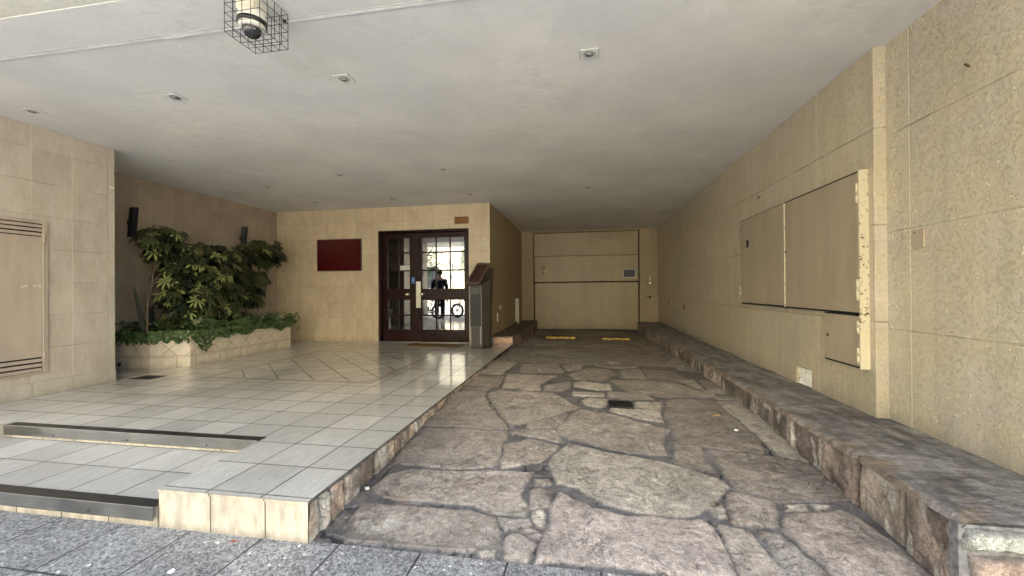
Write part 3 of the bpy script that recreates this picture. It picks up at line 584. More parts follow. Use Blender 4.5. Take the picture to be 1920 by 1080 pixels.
# end of the kerb facing the sidewalk: a whitish block above a pink one, bedded in grey mortar
def endblock(name, parent, x0, x1, z0, z1, y, base, seed, pw=.03, mat='rough'):
    xx = np.linspace(x0, x1, 70); zz = np.linspace(z0, z1, 50); Xg, Zg = np.meshgrid(xx, zz, indexing='ij')
    cx, cz = (x0+x1)/2, (z0+z1)/2
    d = np.minimum(np.minimum(Xg-x0, x1-Xg), np.minimum(Zg-z0, z1-Zg))+.012*fbm(Xg*18+seed, Zg*18, 4)*1.0
    f = sstep(d, 0, .02); hg = f*(pw+.012*fbm(Xg*12, Zg*12+seed, 4))
    c = np.array(base)*(1+.35*fbm(Xg*22, Zg*22+seed, 5))[..., None]; c = c*f[..., None]+np.array((.13, .125, .12))*(1-f[..., None])
    return gridmesh(name, np.stack([Xg, y-hg, Zg], -1), np.clip(c, 0, 1), M[mat], parent, edge=f)
bb = MB(); bb.box(1.318, 1.95, 1.742, 1.78, -.2, .296); bb.build("end_mortar", simple("end_mortar_mat", (.15, .145, .145), .9, noise=.4, sc=30, bump=.9), rk)
endblock("white_end_stone", rk, 1.325, 1.56, .205, .293, 1.744, (.40, .40, .35), 3)
endblock("pink_end_stone", rk, 1.345, 1.60, .02, .195, 1.744, (.42, .31, .25), 8)
endblock("end_stone", rk, 1.575, 1.95, .12, .29, 1.744, (.30, .28, .24), 15)

# ---- left ledge in the back of the driveway
le = thing("ledge", "short raised stone ledge at the far left of the driveway, ending in a pink stone", "stone kerb", (-1.45, 7.2, 0))
stone_face("facing", le, -1.262, 7.23, 11.0, lambda y: arr_prof(y)-.03, lambda y: np.full_like(y, .305), [7.6, 8.05, 8.5, 9.0, 9.4, 9.9, 10.4], 1,
           [(.26, .18, .14), (.22, .17, .13), (.30, .22, .17)], 31, dy=.02)
xx = np.linspace(-1.66, -1.235, 22); yy = np.arange(7.20, 11.02, .04); Xg, Yg = np.meshgrid(xx, yy, indexing='ij')
Zg = .325+.006*fbm(Xg*6, Yg*3, 4)-.02*sstep(Xg, -1.25, -1.235)
gridmesh("coping", np.stack([Xg, Yg, Zg], -1), np.clip(np.array((.15, .13, .12))*(1+.6*fbm(Xg*16, Yg*6, 4))[..., None], .01, 1), M['slate'], le)
bb = MB(); bb.box(-1.65, -1.245, 7.22, 7.3, .05, .318); bb.build("end_mortar", bpy.data.materials["end_mortar_mat"], le)
endblock("pink_end_stone", le, -1.615, -1.245, .175, .315, 7.224, (.58, .38, .28), 5, .02)

# ============================================================ WALLS AND CEILING
pw = thing("pier_wall", "beige tiled wall pier at the left edge of the photo, holding the louvred metal door", "wall", (-5.0, 1.9, ZT))
MB().box(-5.6, -5.0, 1.9, 3.67, ZT, ZC).build("wall_tiles", M['pier'], pw, .003)
bb = MB(); bb.box(-5.61, -4.992, 1.89, 3.678, ZT, .325); bb.build("skirting", M['skirtp'], pw, .003)
pc = MB().box(-5.003, -4.9975, 3.604, 3.6725, .325, ZC-.002).build("corner_strip", M['skirtp'], pw)
rw_ = thing("recess_wall", "shaded beige tiled wall behind the planter and its shrubs", "wall", (-5.93, 3.6, ZT))
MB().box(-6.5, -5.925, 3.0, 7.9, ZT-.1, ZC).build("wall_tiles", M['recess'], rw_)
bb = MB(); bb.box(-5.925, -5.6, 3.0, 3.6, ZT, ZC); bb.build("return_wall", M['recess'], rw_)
ew = thing("entrance_wall", "pale beige tiled wall around the wooden entrance door", "wall", (-3.8, 7.2, ZT))
bb = MB(); bb.box(-5.925, -3.795, 7.2, 7.6, ZT, ZC); bb.box(-3.795, -2.037, 7.2, 7.6, 2.265, ZC); bb.box(-2.037, -1.65, 7.2, 7.6, ZT-.1, ZC)
bb.build("wall_tiles", M['back'], ew)
bb = MB(); bb.box(-5.925, -3.797, 7.192, 7.2, ZT, .33); bb.box(-2.035, -1.66, 7.192, 7.2, ZT, .33); bb.build("skirting", M['skirtb'], ew, .002)
# a paler pilaster strip at the corner of the wall
bb = MB(); bb.box(-1.69, -1.647, 7.195, 7.2, .33, ZC-.002); bb.build("corner_strip", M['skirtb'], ew, .001)
dw = thing("driveway_wall", "plain tan rendered wall on the left side of the driveway, beyond the kiosk", "wall", (-1.65, 7.6, 0))
MB().box(-2.1, -1.65, 7.6, 11.2, -.1, ZC).add([(-1.6495, 7.204, .1), (-1.6495, 7.6, .1), (-1.6495, 7.6, ZC), (-1.6495, 7.204, ZC)], [(0, 1, 2, 3)]).build("render", M['plain'], dw)
gw = thing("garage_wall", "tan rendered wall around the garage door at the far end", "wall", (0, 11.0, 0))
bb = MB(); bb.box(-1.65, -1.335, 11.0, 11.4, -.1, ZC); bb.box(1.405, 1.9, 11.0, 11.4, -.1, ZC); bb.box(-1.335, 1.405, 11.0, 11.4, 2.66, ZC)
bb.build("render", M['plain'], gw, .004)
# right wall: far part stands proud of the near part
rw = thing("right_wall", "long textured tan stucco wall on the right, with scored joints", "wall", (1.85, 3.03, 0))
bb = MB(); hx0, hx1, hz0, hz1 = 3.80, 4.05, .20, .462
bb.box(1.85, 2.5, 3.03, hx0, -.1, ZC); bb.box(1.85, 2.5, hx1, 11.3, -.1, ZC); bb.box(1.85, 2.5, hx0, hx1, hz1, ZC); bb.box(1.85, 2.5, hx0, hx1, -.1, .28); bb.box(1.93, 2.5, hx0, hx1, .28, hz1)
bb.build("stucco_panel", M['stucco'], rw)
bb = MB(); bb.box(1.917, 2.5, 1.45, 3.03, -.3, ZC); bb.build("near_stucco_panel", M['stucco_near'], rw)
bb = MB(); bb.box(1.8465, 1.9, 3.024, 3.05, .25, ZC-.001); bb.box(1.90, 1.925, 3.024, 3.03, .25, ZC-.001); bb.build("corner_bead", M['stucco'], rw, .006)
# white plastered patch in the square opening
pp = thing("plaster_patch", "rough white plaster lump filling a small square hole low in the right wall", "plaster patch", (1.9, 3.92, .29))
bm_ = MB(); n = 22; vs = []
for i in range(n+1):
    for j in range(n+1):
        u, v = i/n, j/n; y = 3.825+.224*u; z = .265+.185*v
        low = max(0, .45-v)*max(0, .55-u)*1.2; dx = .050*((max(0, 1-2*u))**4+max(0, (.12-v)*5)**2+low)
        vs.append((1.872+dx+.010*float(fbm(np.array(u*7.), np.array(v*7.), 3)), y, z))
bm_.add(vs, [(i*(n+1)+j, (i+1)*(n+1)+j, (i+1)*(n+1)+j+1, i*(n+1)+j+1) for i in range(n) for j in range(n)], True)
bm_.build("plaster", M['plaster'], pp)
MB().box(1.925, 1.9295, 3.802, 4.048, .281, .461).build("hole_back", M['gap'], pp)

# ceiling
ce = thing("ceiling", "grey painted plaster ceiling over the terrace and driveway", "ceiling", (0, 4, ZC))
bb = MB(); bb.box(-6.5, 2.5, 2.108, 11.4, ZC, ZC+.2); bb.build("plaster", M['ceiling'], ce)
bb = MB(); bb.box(-30, 30, 1.80, 2.098, ZC-.004, ZC+.2); bb.build("front_beam", M['ceiling'], ce)
bb = MB()                                             # ragged white caulk joint
pts = [( -9+.02*i) for i in range(0, 556)]
vs = []
for i, x in enumerate(pts):
    wd = .010+.004*float(fbm(np.array(x*3.), np.array(2.), 3)); wd += .007*math.exp(-((x+2.42)/.06)**2)
    jy = .0015*float(fbm(np.array(x*9.), np.array(7.), 3))
    vs += [(x, 2.108-wd+jy, ZC-.006), (x, 2.108+wd+jy, ZC-.006)]
bb.add(vs, [(2*i, 2*i+1, 2*i+3, 2*i+2) for i in range(len(pts)-1)])
bb.build("caulk_joint", simple("caulk", (.92, .91, .88), .6), ce, fix=False)
bb = MB(); bb.box(-9, 2.5, 2.092, 2.0955, ZC-.0065, ZC-.0035); bb.build("joint_shade", simple("joint_shadow", (.40, .39, .36), .9), ce)  # grey strip paints the shading beside the caulk
bb = MB(); bb.box(-30, 30, .35, 1.80, ZC-.002, ZC+.2); bb.build("soffit", M['soffit'], ce)
# peeling flakes of ceiling paint
def flake(x, y, l, wd, ang, curl):
    ca, sa = math.cos(ang), math.sin(ang); vs = []
    for i in range(7):
        u = -l/2+l*i/6; w_ = wd*(1-(2*i/6-1)**2)*(.7+.3*math.sin(i*2.3)); dz = curl*(i/6)**2
        for s in (-1, 1): vs.append((x+u*ca-s*w_*sa, y+u*sa+s*w_*ca, ZC-.003-dz*(1 if s > 0 else .3)))
    MB().add(vs, [(2*i, 2*i+1, 2*i+3, 2*i+2) for i in range(6)]).build("paint_flake", M['plaster'], ce, fix=False)
flake(.254, 4.14, .05, .02, .2, .006); flake(.62, 4.27, .16, .012, 1.2, .02); flake(-.615, 7.05, .22, .03, .1, .01); flake(.148, 2.42, .02, .008, .5, .004)
flake(.75, 3.9, .05, .006, .4, .005); flake(-.95, 2.62, .02, .006, 1.0, .004)

# apartment block above the ceiling: unseen, its height set to shade the sidewalk
ab = thing("apartment_building", "unseen apartment block above the covered entrance, kept low for its shadow line", "building", (-2, 8, ZC))
bb = MB(); bb.box(-12, 6, .35, 14, ZC+.2, 5.6); bb.build("wall", M['facade2'], ab)
for i in range(4):
    for j in range(1):
        x = -10.5+4.2*i; z = 3.6
        f = MB().box(x, x+1.8, .33, .36, z, z+1.4).build("window", M['offwhite'], ab); MB().box(x+.08, x+1.72, .318, .33, z+.08, z+1.32).build("pane", M['winglass'], f)
# closes the sides behind the walls
bb = MB(); bb.box(-12, -6.5, 1.9, 14, -.3, ZC+.2); bb.box(2.5, 6, 1.45, 14, -.3, ZC+.2); bb.box(-6.5, 2.5, 11.4, 14, -.3, ZC+.2); bb.box(-6.5, -5.0, 1.905, 3.0, ZC-.001, ZC+.2)
bb.build("side_wall", M['facade2'], ab)
# dark lobby behind the door
lb = thing("lobby", "dark lobby behind the glazed entrance door", "room", (-3, 8, ZT))
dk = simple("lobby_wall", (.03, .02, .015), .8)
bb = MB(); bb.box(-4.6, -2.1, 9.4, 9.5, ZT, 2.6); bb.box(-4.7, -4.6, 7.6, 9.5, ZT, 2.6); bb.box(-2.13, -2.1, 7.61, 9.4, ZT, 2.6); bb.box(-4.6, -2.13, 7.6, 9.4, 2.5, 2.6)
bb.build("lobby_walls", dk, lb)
# ============================================================ ENTRANCE DOOR
de = thing("entrance_door", "dark wooden double entrance door with small glass panes and brass knobs", "door", (-2.92, 7.3, ZT))
YD = 7.30
bb = MB(); bb.box(-3.795, -3.755, 7.225, 7.36, ZT, 2.265); bb.box(-2.077, -2.037, 7.225, 7.36, ZT, 2.265); bb.box(-3.755, -2.077, 7.225, 7.36, 2.225, 2.265); bb.build("frame", M['wood'], de, .004)
bb = MB(); bb.box(-3.795, -2.037, 7.20, 7.35, ZT, ZT+.012); bb.build("threshold", M['steel'], de, .003)
def leaf(x0, x1, cols, zr, name, label=None):
    """stiles, rails and glazing bars; cols/zr = the glazed ranges"""
    lf = MB(); xa, xb = cols[0][0], cols[-1][1]
    lf.box(x0, xa, YD, YD+.045, ZT+.015, 2.22); lf.box(xb, x1, YD, YD+.045, ZT+.015, 2.22)
    zs = sorted(zr); lf.box(xa, xb, YD, YD+.045, ZT+.015, zs[0][0]); lf.box(xa, xb, YD, YD+.045, zs[-1][1], 2.22)
    for a, b_ in zip(zs[:-1], zs[1:]):
        thin = b_[0]-a[1] < .08
        lf.box(xa, xb, YD+(.006 if thin else 0), YD+.045, a[1], b_[0])
    for (z0, z1) in zs:
        for a, b_ in zip(cols[:-1], cols[1:]): lf.box(a[1], b_[0], YD+.008, YD+.043, z0, z1)
    L = lf.build(name, M['wood'], de, .004, label=label)
    for (z0, z1) in zs:
        for (a, b_) in cols:
            MB().box(a+.001, b_-.001, YD+.022, YD+.026, z0+.001, z1-.001).build("pane", M['glass'], L)
    return L
zr = [(.418, .672), (.698, .972), (1.177, 1.505), (1.530, 1.842), (1.868, 2.125)]
LR = leaf(-3.015, -2.080, [(-2.972, -2.707), (-2.683, -2.437), (-2.413, -2.152)][0:3], zr, "door_leaf")
LL = leaf(-3.750, -3.022, [(-3.655, -3.445), (-3.425, -3.205)], zr, "door_leaf")
for x, L in ((-3.247, LL), (-2.952, LR)):
    kb = MB(); kb.lathe((x, YD, 1.075), [(.046, 0), (.046, .006), (.030, .010), (.030, .012)], (0, -1, 0)); kb.build("rosette", M['brass'], L)
    kb = MB(); kb.lathe((x, YD-.012, 1.075), [(.012, 0), (.012, .02), (.030, .035), (.034, .048), (.026, .060), (.0, .064)], (0, -1, 0)); kb.build("knob", M['brass'], L)
MB().box(-3.085, -2.995, YD-.0035, YD, .825, 1.313).build("push_plate", M['offwhite'], LR, .002)
MB().box(-3.172, -3.112, YD-.002, YD, 1.275, 1.395).build("sticker", M['blue'], LL)
bb = MB(); bb.box(-3.155, -3.128, YD-.0032, YD-.002, 1.335, 1.347); bb.build("sticker_mark", M['signwhite'], LL)
MB().box(-3.41, -3.21, YD+.0195, YD+.021, 1.517, 1.617).build("notice", M['paper'], LL)

rp = thing("wall_plaque", "blank dark red rectangular plaque on the beige entrance wall", "plaque", (-4.575, 7.19, 1.83))
MB().box(-5.025, -4.125, 7.168, 7.199, 1.533, 2.125).build("panel", M['red'], rp, .003)
bb = MB()
for a in ((-5.03, -5.018), (-4.132, -4.12)): bb.box(a[0], a[1], 7.162, 7.199, 1.528, 2.130)
for a in ((1.528, 1.540), (2.118, 2.130)): bb.box(-5.018, -4.132, 7.162, 7.199, a[0], a[1])
bb.build("rim", simple("plaque_rim", (.03, .008, .006), .4), rp)

np_ = thing("number_plate", "small dark copper plate high on the wall above the door's right corner", "plate", (-2.16, 7.19, 2.41))
MB().box(-2.292, -2.035, 7.188, 7.199, 2.346, 2.470).build("plate", M['copper'], np_, .002)
bb = MB(); bb.box(-2.292, -2.035, 7.182, 7.188, 2.346, 2.355); bb.box(-2.292, -2.035, 7.182, 7.188, 2.461, 2.470); bb.box(-2.292, -2.282, 7.182, 7.188, 2.355, 2.461); bb.box(-2.045, -2.035, 7.182, 7.188, 2.355, 2.461)
bb.build("rim", simple("copper_rim", (.045, .02, .008), .4, .6), np_)
rr = random.Random(2)
for i, x in enumerate((-2.255, -2.215, -2.175, -2.135, -2.095)):           # worn, unreadable relief
    MB().torus((x+.006, 7.186, 2.41+rr.uniform(-.008, .008)), .013+.004*(i % 2), .003, (0, 1, 0), 14, 5, 0, 6.2832).build("relief", M['copper'], np_)

ma = thing("door_mat", "thin brown doormat in front of the entrance door", "doormat", (-2.5, 6.85, ZT))
bb = MB(); bb.prism([(-3.05, 6.66), (-2.09, 6.64), (-2.07, 7.05), (-3.02, 7.07)], ZT, ZT+.010); bb.build("mat", M['mat'], ma, .004)

# ---- information kiosk
kt = thing("information_kiosk", "slim dark metal kiosk with a tilted brown screen beside the entrance door", "kiosk", (-1.71, 6.7, ZT))
foot = [(-1.850, 6.585), (-1.640, 6.560), (-1.535, 6.685), (-1.560, 6.90), (-1.82, 6.90)]
def sc_(p, k, c=(-1.70, 6.74)): return [(c[0]+(x-c[0])*k, c[1]+(y-c[1])*k) for x, y in p]
MB().prism(sc_(foot, 1.03), ZT, ZT+.035).build("base", M['black'], kt, .003)
bb = MB(); bot = sc_(foot, .98); top = [(-1.862, 6.595), (-1.652, 6.575), (-1.530, 6.70), (-1.545, 7.0), (-1.845, 7.0)]
vs = [(x, y, ZT+.035) for x, y in bot]+[(x, y, z) for (x, y), z in zip(top, (1.235, 1.235, 1.33, 1.53, 1.53))]
bb.add(vs, [(4, 3, 2, 1, 0), (5, 6, 7, 8, 9)]+[(i, (i+1) % 5, 5+(i+1) % 5, 5+i) for i in range(5)]); bb.build("body", M['kiosk'], kt, .004)
# tilted screen housing
A = Vector((-1.90, 6.50, 1.245)); B = Vector((-1.655, 6.47, 1.240)); C_ = Vector((-1.560, 6.90, 1.60)); D_ = Vector((-1.805, 6.93, 1.605)); nn = (B-A).cross(D_-A).normalized()
def plate(e0, e1, h0, h1):
    P = []
    for u, v in ((e0, e1), (1-e0, e1), (1-e0, 1-e1), (e0, 1-e1)): P.append(A+(B-A)*u+(D_-A)*v)
    vs = [p+nn*h0 for p in P]+[p+nn*h1 for p in P]
    return MB().add(vs, [(3, 2, 1, 0), (4, 5, 6, 7)]+[(i, (i+1) % 4, 4+(i+1) % 4, 4+i) for i in range(4)])
hs = plate(0, 0, -.03, 0).build("screen_housing", M['kiosk'], kt, .004)
bz = MB()
for (u0, u1, v0, v1) in ((0, .12, 0, 1), (.88, 1, 0, 1), (.12, .88, 0, .09), (.12, .88, .91, 1)):
    P = [A+(B-A)*u+(D_-A)*v for u, v in ((u0, v0), (u1, v0), (u1, v1), (u0, v1))]
    bz.add([p+nn*.0005 for p in P]+[p+nn*.014 for p in P], [(3, 2, 1, 0), (4, 5, 6, 7)]+[(i, (i+1) % 4, 4+(i+1) % 4, 4+i) for i in range(4)])
bz.build("bezel", simple("kiosk_bezel", (.13, .10, .08), .35, .4), hs, .003)
plate(.12, .09, .0005, .004).build("screen", M['kscreen'], hs)
def fpt(u, z, off=.004):                                   # a point on the kiosk's front face
    k = (z-ZT-.035)/(1.235-ZT-.035); p0 = Vector((*bot[0], 0)).lerp(Vector((*top[0], 0)), k); p1 = Vector((*bot[1], 0)).lerp(Vector((*top[1], 0)), k)
    p = p0.lerp(p1, u); nrm = Vector((p1.y-p0.y, -(p1.x-p0.x), 0)).normalized(); return Vector((p.x, p.y, z))+nrm*off
def fplate(u0, u1, z0, z1, o0, o1): 
    P = [(u0, z0), (u1, z0), (u1, z1), (u0, z1)]; vs = [fpt(u, z, o0) for u, z in P]+[fpt(u, z, o1) for u, z in P]
    return MB().add(vs, [(3, 2, 1, 0), (4, 5, 6, 7)]+[(i, (i+1) % 4, 4+(i+1) % 4, 4+i) for i in range(4)])
fplate(.09, .91, .56, 1.08, 0, .004).build("front_panel", M['kglass'], kt, .002)
fplate(.12, .80, .27, .54, 0, .006).build("lower_panel", M['kiosk'], kt, .002)
fplate(.10, .86, 1.10, 1.17, 0, .008).build("card_slot", M['steel_dark'], kt, .002)
for u in (.015, .985):
    fplate(u-.008, u+.008, ZT+.04, 1.22, 0, .006).build("edge_trim", M['steel'], kt, .001)
fplate(.86, .90, .26, .55, 0, .010).build("edge_trim", M['steel'], kt, .001); fplate(.06, .09, .26, .55, 0, .010).build("edge_trim", M['steel'], kt, .001)

# ============================================================ GARAGE DOOR and its surroundings
gd = thing("garage_door", "tan overhead garage door in three plain panels at the end of the driveway", "garage door", (0, 11.05, .05))
MB().box(-1.335, 1.405, 11.13, 11.15, 0, 2.66).build("back_panel", M['gap'], gd)
for z0, z1, bv in ((2.037, 2.650, .006), (1.348, 2.032, .012), (.090, 1.328, .022)):
    MB().box(-1.314, 1.386, 11.055, 11.12, z0, z1).build("door_panel", M['garage'], gd, bv)
MB().box(-1.30, 1.37, 11.075, 11.12, .05, .088).build("bottom_gap_shade", M['black'], gd)  # black strip gives the shaded gap under the door its darkness
wn = MB()
for a in ((.98, 1.012), (1.292, 1.324)): wn.box(a[0], a[1], 11.04, 11.06, 1.43, 1.66)
for a in ((1.43, 1.455), (1.635, 1.66)): wn.box(1.012, 1.292, 11.04, 11.06, a[0], a[1])
wn.build("window_frame", simple("window_frame_mat", (.42, .40, .34), .5), gd, .002)
MB().box(1.012, 1.292, 11.048, 11.054, 1.455, 1.635).build("window_pane", simple("dark_pane", (.02, .022, .024), .45), gd)
sk = MB(); sk.box(-1.125, -1.0, 11.048, 11.056, 1.53, 1.775); st_ = sk.build("hazard_sticker", simple("sticker_base", (.40, .33, .16), .5), gd)
bb = MB()
for i, (u, v) in enumerate([(-1.10, 1.56), (-1.06, 1.60), (-1.09, 1.65), (-1.05, 1.70), (-1.095, 1.735), (-1.04, 1.75)]): bb.box(u-.02, u+.02, 11.045, 11.048, v-.018, v+.018, Matrix.Rotation(.6*i, 3, 'Y'))
bb.build("sticker_patches", M['black'], st_)
lkb = thing("lock_box", "small tan lock box on the pillar to the right of the garage door", "lock box", (1.655, 10.99, 1.36))
MB().box(1.60, 1.71, 10.965, 11.0, 1.22, 1.51).build("housing", M['plain'], lkb, .006)
MB().cyl((1.655, 10.955, 1.29), (1.655, 10.968, 1.29), .022, 14).build("key_cylinder", M['chrome'], lkb)
MB().box(1.64, 1.67, 10.958, 10.966, 1.36, 1.46).build("cover_flap", M['offwhite'], lkb, .003)
gh = thing("gate_latch", "small dark metal lever latch on the pillar below the lock box", "latch", (1.63, 10.98, .93))
MB().lathe((1.655, 11.0, .93), [(.028, 0), (.028, .008), (.012, .012), (.012, .03), (0, .032)], (0, -1, 0), 16).build("rosette", M['steel_dark'], gh)
MB().tube([(1.655, 10.972, .93), (1.62, 10.968, .94), (1.53, 10.97, .965)], [.010, .008, .006]).build("lever", M['steel_dark'], gh)
pcv = thing("pipe_cover", "pale upright box cover at the foot of the left driveway wall", "pipe cover", (-1.62, 10.0, .33))
MB().box(-1.65, -1.565, 9.92, 10.03, .325, .93).build("cover", M['offwhite'], pcv, .006)
MB().box(-1.64, -1.60, 9.908, 9.92, .33, .38).build("inlet", M['gap'], pcv)
for y, z, hh_, lb_ in ((7.78, .62, .16, "slim pale conduit cover low on the left driveway wall, nearer the kiosk"), (8.05, .80, .08, "tiny pale clip on the left driveway wall above the conduit cover")):
    cc = thing("conduit_cover", lb_, "wall fitting", (-1.65, y, z)); MB().box(-1.65, -1.63, y, y+.05, z-hh_/2, z+hh_/2).build("cover", M['offwhite'], cc, .004)
    MB().box(-1.632, -1.628, y+.02, y+.03, z-.01, z+.01).build("screw", M['steel_dark'], cc)
def outlet(y, z, h, wd, label):
    tg = thing("wall_outlet", label, "wall outlet", (1.85, y, z), "small outlet boxes low on the right wall")
    MB().box(1.832, 1.85, y-wd/2, y+wd/2, z-h/2, z+h/2).build("cover", M['plain'], tg, .004)
    MB().box(1.829, 1.832, y-wd*.25, y+wd*.2, z-h*.2, z+h*.25).build("socket", M['gap'], tg)
outlet(8.15, .80, .15, .10, "nearest tan outlet box low on the far right wall"); outlet(9.5, .86, .13, .12, "middle tan outlet box low on the far right wall"); outlet(10.3, .87, .11, .10, "farthest tan outlet box, close to the garage pillar")
bl = thing("wheel_stop", "worn yellow wheel stop on the driveway, the left one before the garage door", "wheel stop", (-.52, 9.15, .07), "yellow wheel stops in front of the garage door")
def wstop(t0, x0, x1, y, seed):
    xs_ = np.linspace(x0, x1, 26); v = []; zb = float(arr_prof(y))+.0
    for i, x in enumerate(xs_):
        r = .9+.35*float(fbm(np.array(x*9.), np.array(float(seed)), 3)); hh_ = .042*r
        v += [(x, y-.045*r, zb-.01), (x, y-.032*r, zb+hh_), (x, y+.032*r, zb+hh_), (x, y+.045*r, zb-.01)]
    f = [(4*i+k, 4*i+k+1, 4*(i+1)+k+1, 4*(i+1)+k) for i in range(25) for k in range(3)]+[(0, 1, 2, 3), (103, 102, 101, 100)]
    MB().add(v, f).build("bar", M['yellow'], t0)
    for x in (x0+.1, x1-.1): MB().cyl((x, y, zb+.03), (x, y, zb+.052), .012, 8).build("bolt", M['steel_dark'], t0)
wstop(bl, -.83, -.20, 9.12, 2)
bl2 = thing("wheel_stop", "worn yellow wheel stop on the driveway, the right one before the garage door", "wheel stop", (.64, 8.95, .07), "yellow wheel stops in front of the garage door"); wstop(bl2, .38, .93, 8.98, 6)
cb = thing("cable_loop", "loose loop of grey cable on the driveway by the right kerb", "cable", (1.22, 7.45, .11))
MB().tube([(1.20+.13*math.cos(a)*(1+.1*math.sin(3*a)), 7.45+.42*math.sin(a), .125) for a in [i*.21 for i in range(31)]], .006, 6).build("loop", M['cable'], cb)

# drain in the driveway
zd = float(arr_prof(3.7))
dg = thing("drain_grate", "black rectangular drain grate set among the driveway flagstones", "drain", (.30, 3.69, zd))
bb = MB(); bb.box(.212, .398, 3.60, 3.79, zd-.02, zd+.004); bb.build("well", M['gap'], dg)
bb = MB(); bb.box(.205, .214, 3.59, 3.80, zd-.01, zd+.012); bb.box(.396, .405, 3.59, 3.80, zd-.01, zd+.012); bb.box(.214, .396, 3.59, 3.60, zd-.01, zd+.012); bb.box(.214, .396, 3.79, 3.80, zd-.01, zd+.012)
bb.build("rim", M['black'], dg)
bb = MB()
for i in range(9): bb.box(.225+.019*i, .233+.019*i, 3.60, 3.79, zd+.004, zd+.009)
bb.build("bars", M['black'], dg)
fg = thing("floor_grate", "flat dark metal floor grate in the tiles near the planter", "grate", (-4.87, 3.9, ZT))
MB().box(-5.0+.01, -4.72, 3.80, 4.0, ZT-.001, ZT+.003).build("plate", simple("grate_metal", (.075, .06, .05), .45, .5, noise=.3, sc=40), fg, .001)
bb = MB()
for i in range(8): bb.box(-4.975+.032*i, -4.957+.032*i, 3.82, 3.98, ZT+.003, ZT+.0036)
bb.build("slots", M['gap'], fg)

# ============================================================ METER CABINETS on the right wall
XC = 1.797
mc = thing("meter_cabinet", "wide tan metal cabinet with two doors and rusty hinges on the right wall", "cabinet", (1.85, 4.1, .97))
MB().box(XC+.012, 1.85, 3.094, 5.208, .966, 1.926).build("box", M['gap'], mc)  # near-black body whose rim draws the doors' shadow line
MB().box(1.793, 1.85, 3.082, 3.094, .972, 1.925).build("side_strip", M['cab_lit_edge'], mc, .0015)  # light-facing side, its brightness put into the paler colour
dr1 = MB().box(XC, XC+.012, 3.108, 4.118, .980, 1.912).build("cabinet_door", M['cab'], mc, .002)
d2 = MB(); d2.box(XC, XC+.012, 4.130, 4.955, .985, 1.915); d2.box(XC, XC+.012, 5.055, 5.195, .985, 1.915); d2.box(XC, XC+.012, 4.955, 5.055, .985, 1.600); d2.box(XC, XC+.012, 4.955, 5.055, 1.682, 1.915)
dr2 = d2.build("cabinet_door", M['cab'], mc, label="left cabinet door with a small square opening")
MB().box(XC+.0115, XC+.013, 4.955, 5.055, 1.600, 1.682).build("opening", M['gap'], dr2)
bb = MB(); bb.box(XC-.006, XC+.010, 4.118, 4.130, .978, 1.915); bb.build("meeting_strip", M['cab_lit_edge'], mc, .001)
MB().cyl((XC-.008, 4.10, 1.47), (XC+.001, 4.10, 1.47), .009, 10).build("keyhole", M['gap'], dr1)
MB().cyl((XC+.005, 4.12, .955), (XC+.005, 4.12, .978), .010, 10).build("bolt", M['steel_dark'], mc)
def hinge(p, y, z0, z1): 
    hb = MB(); hb.cyl((XC-.006, y, z0), (XC-.006, y, (z0+z1)/2-.003), .0075, 10); hb.cyl((XC-.006, y, (z0+z1)/2+.003), (XC-.006, y, z1), .0075, 10); hb.box(XC-.004, XC, y-.004, y+.024, z0+.01, z1-.01)
    hb.build("hinge", M['cab_lit_edge'], p)
for z0, z1 in ((1.06, 1.20), (1.71, 1.84)): hinge(mc, 3.102, z0, z1)
for z0, z1 in ((1.07, 1.17), (1.74, 1.84)): hinge(mc, 5.200, z0, z1)
sc2 = thing("small_cabinet", "small square tan metal cabinet hanging below the right end of the wide cabinet", "cabinet", (1.85, 3.3, .61))
MB().box(XC+.012, 1.85, 3.094, 3.524, .606, .962).build("box", M['gap'], sc2)  # dark body painted as the shadow outline of the small door
MB().box(1.793, 1.85, 3.082, 3.094, .606, .968).build("side_strip", M['cab_lit_edge'], sc2, .0015)
d3 = MB().box(XC, XC+.012, 3.108, 3.512, .620, .955).build("cabinet_door", M['cab'], sc2, .002)
MB().lathe((XC, 3.463, .795), [(.012, 0), (.012, .003), (.006, .005), (0, .005)], (-1, 0, 0), 14).build("lock", M['steel_dark'], d3)
for z0, z1 in ((.645, .745), (.84, .93)): hinge(sc2, 3.102, z0, z1)
bp = thing("blank_plate", "small tan rectangular cover plate on the near right wall", "cover plate", (1.917, 2.76, 1.42))
MB().box(1.905, 1.917, 2.722, 2.805, 1.373, 1.480).build("plate", M['cab'], bp, .002)
MB().cyl((1.902, 2.785, 1.466), (1.906, 2.785, 1.466), .004, 8).build("screw", M['gap'], bp)
rh = thing("bent_nail", "small rusty bent hook high on the near right wall", "hook", (1.91, 2.42, 2.25))
MB().tube([(1.917, 2.45, 2.262), (1.900, 2.445, 2.270), (1.897, 2.43, 2.262), (1.900, 2.42, 2.245)], .004, 6).build("hook", simple("rust", (.09, .035, .015), .8), rh)
pl2 = thing("wall_hook", "tiny dark hook on the right wall above the cabinet's left door", "hook", (1.84, 4.78, 2.12))
MB().tube([(1.85, 4.78, 2.12), (1.835, 4.78, 2.115), (1.835, 4.80, 2.10)], .005, 6).build("hook", M['steel_dark'], pl2)

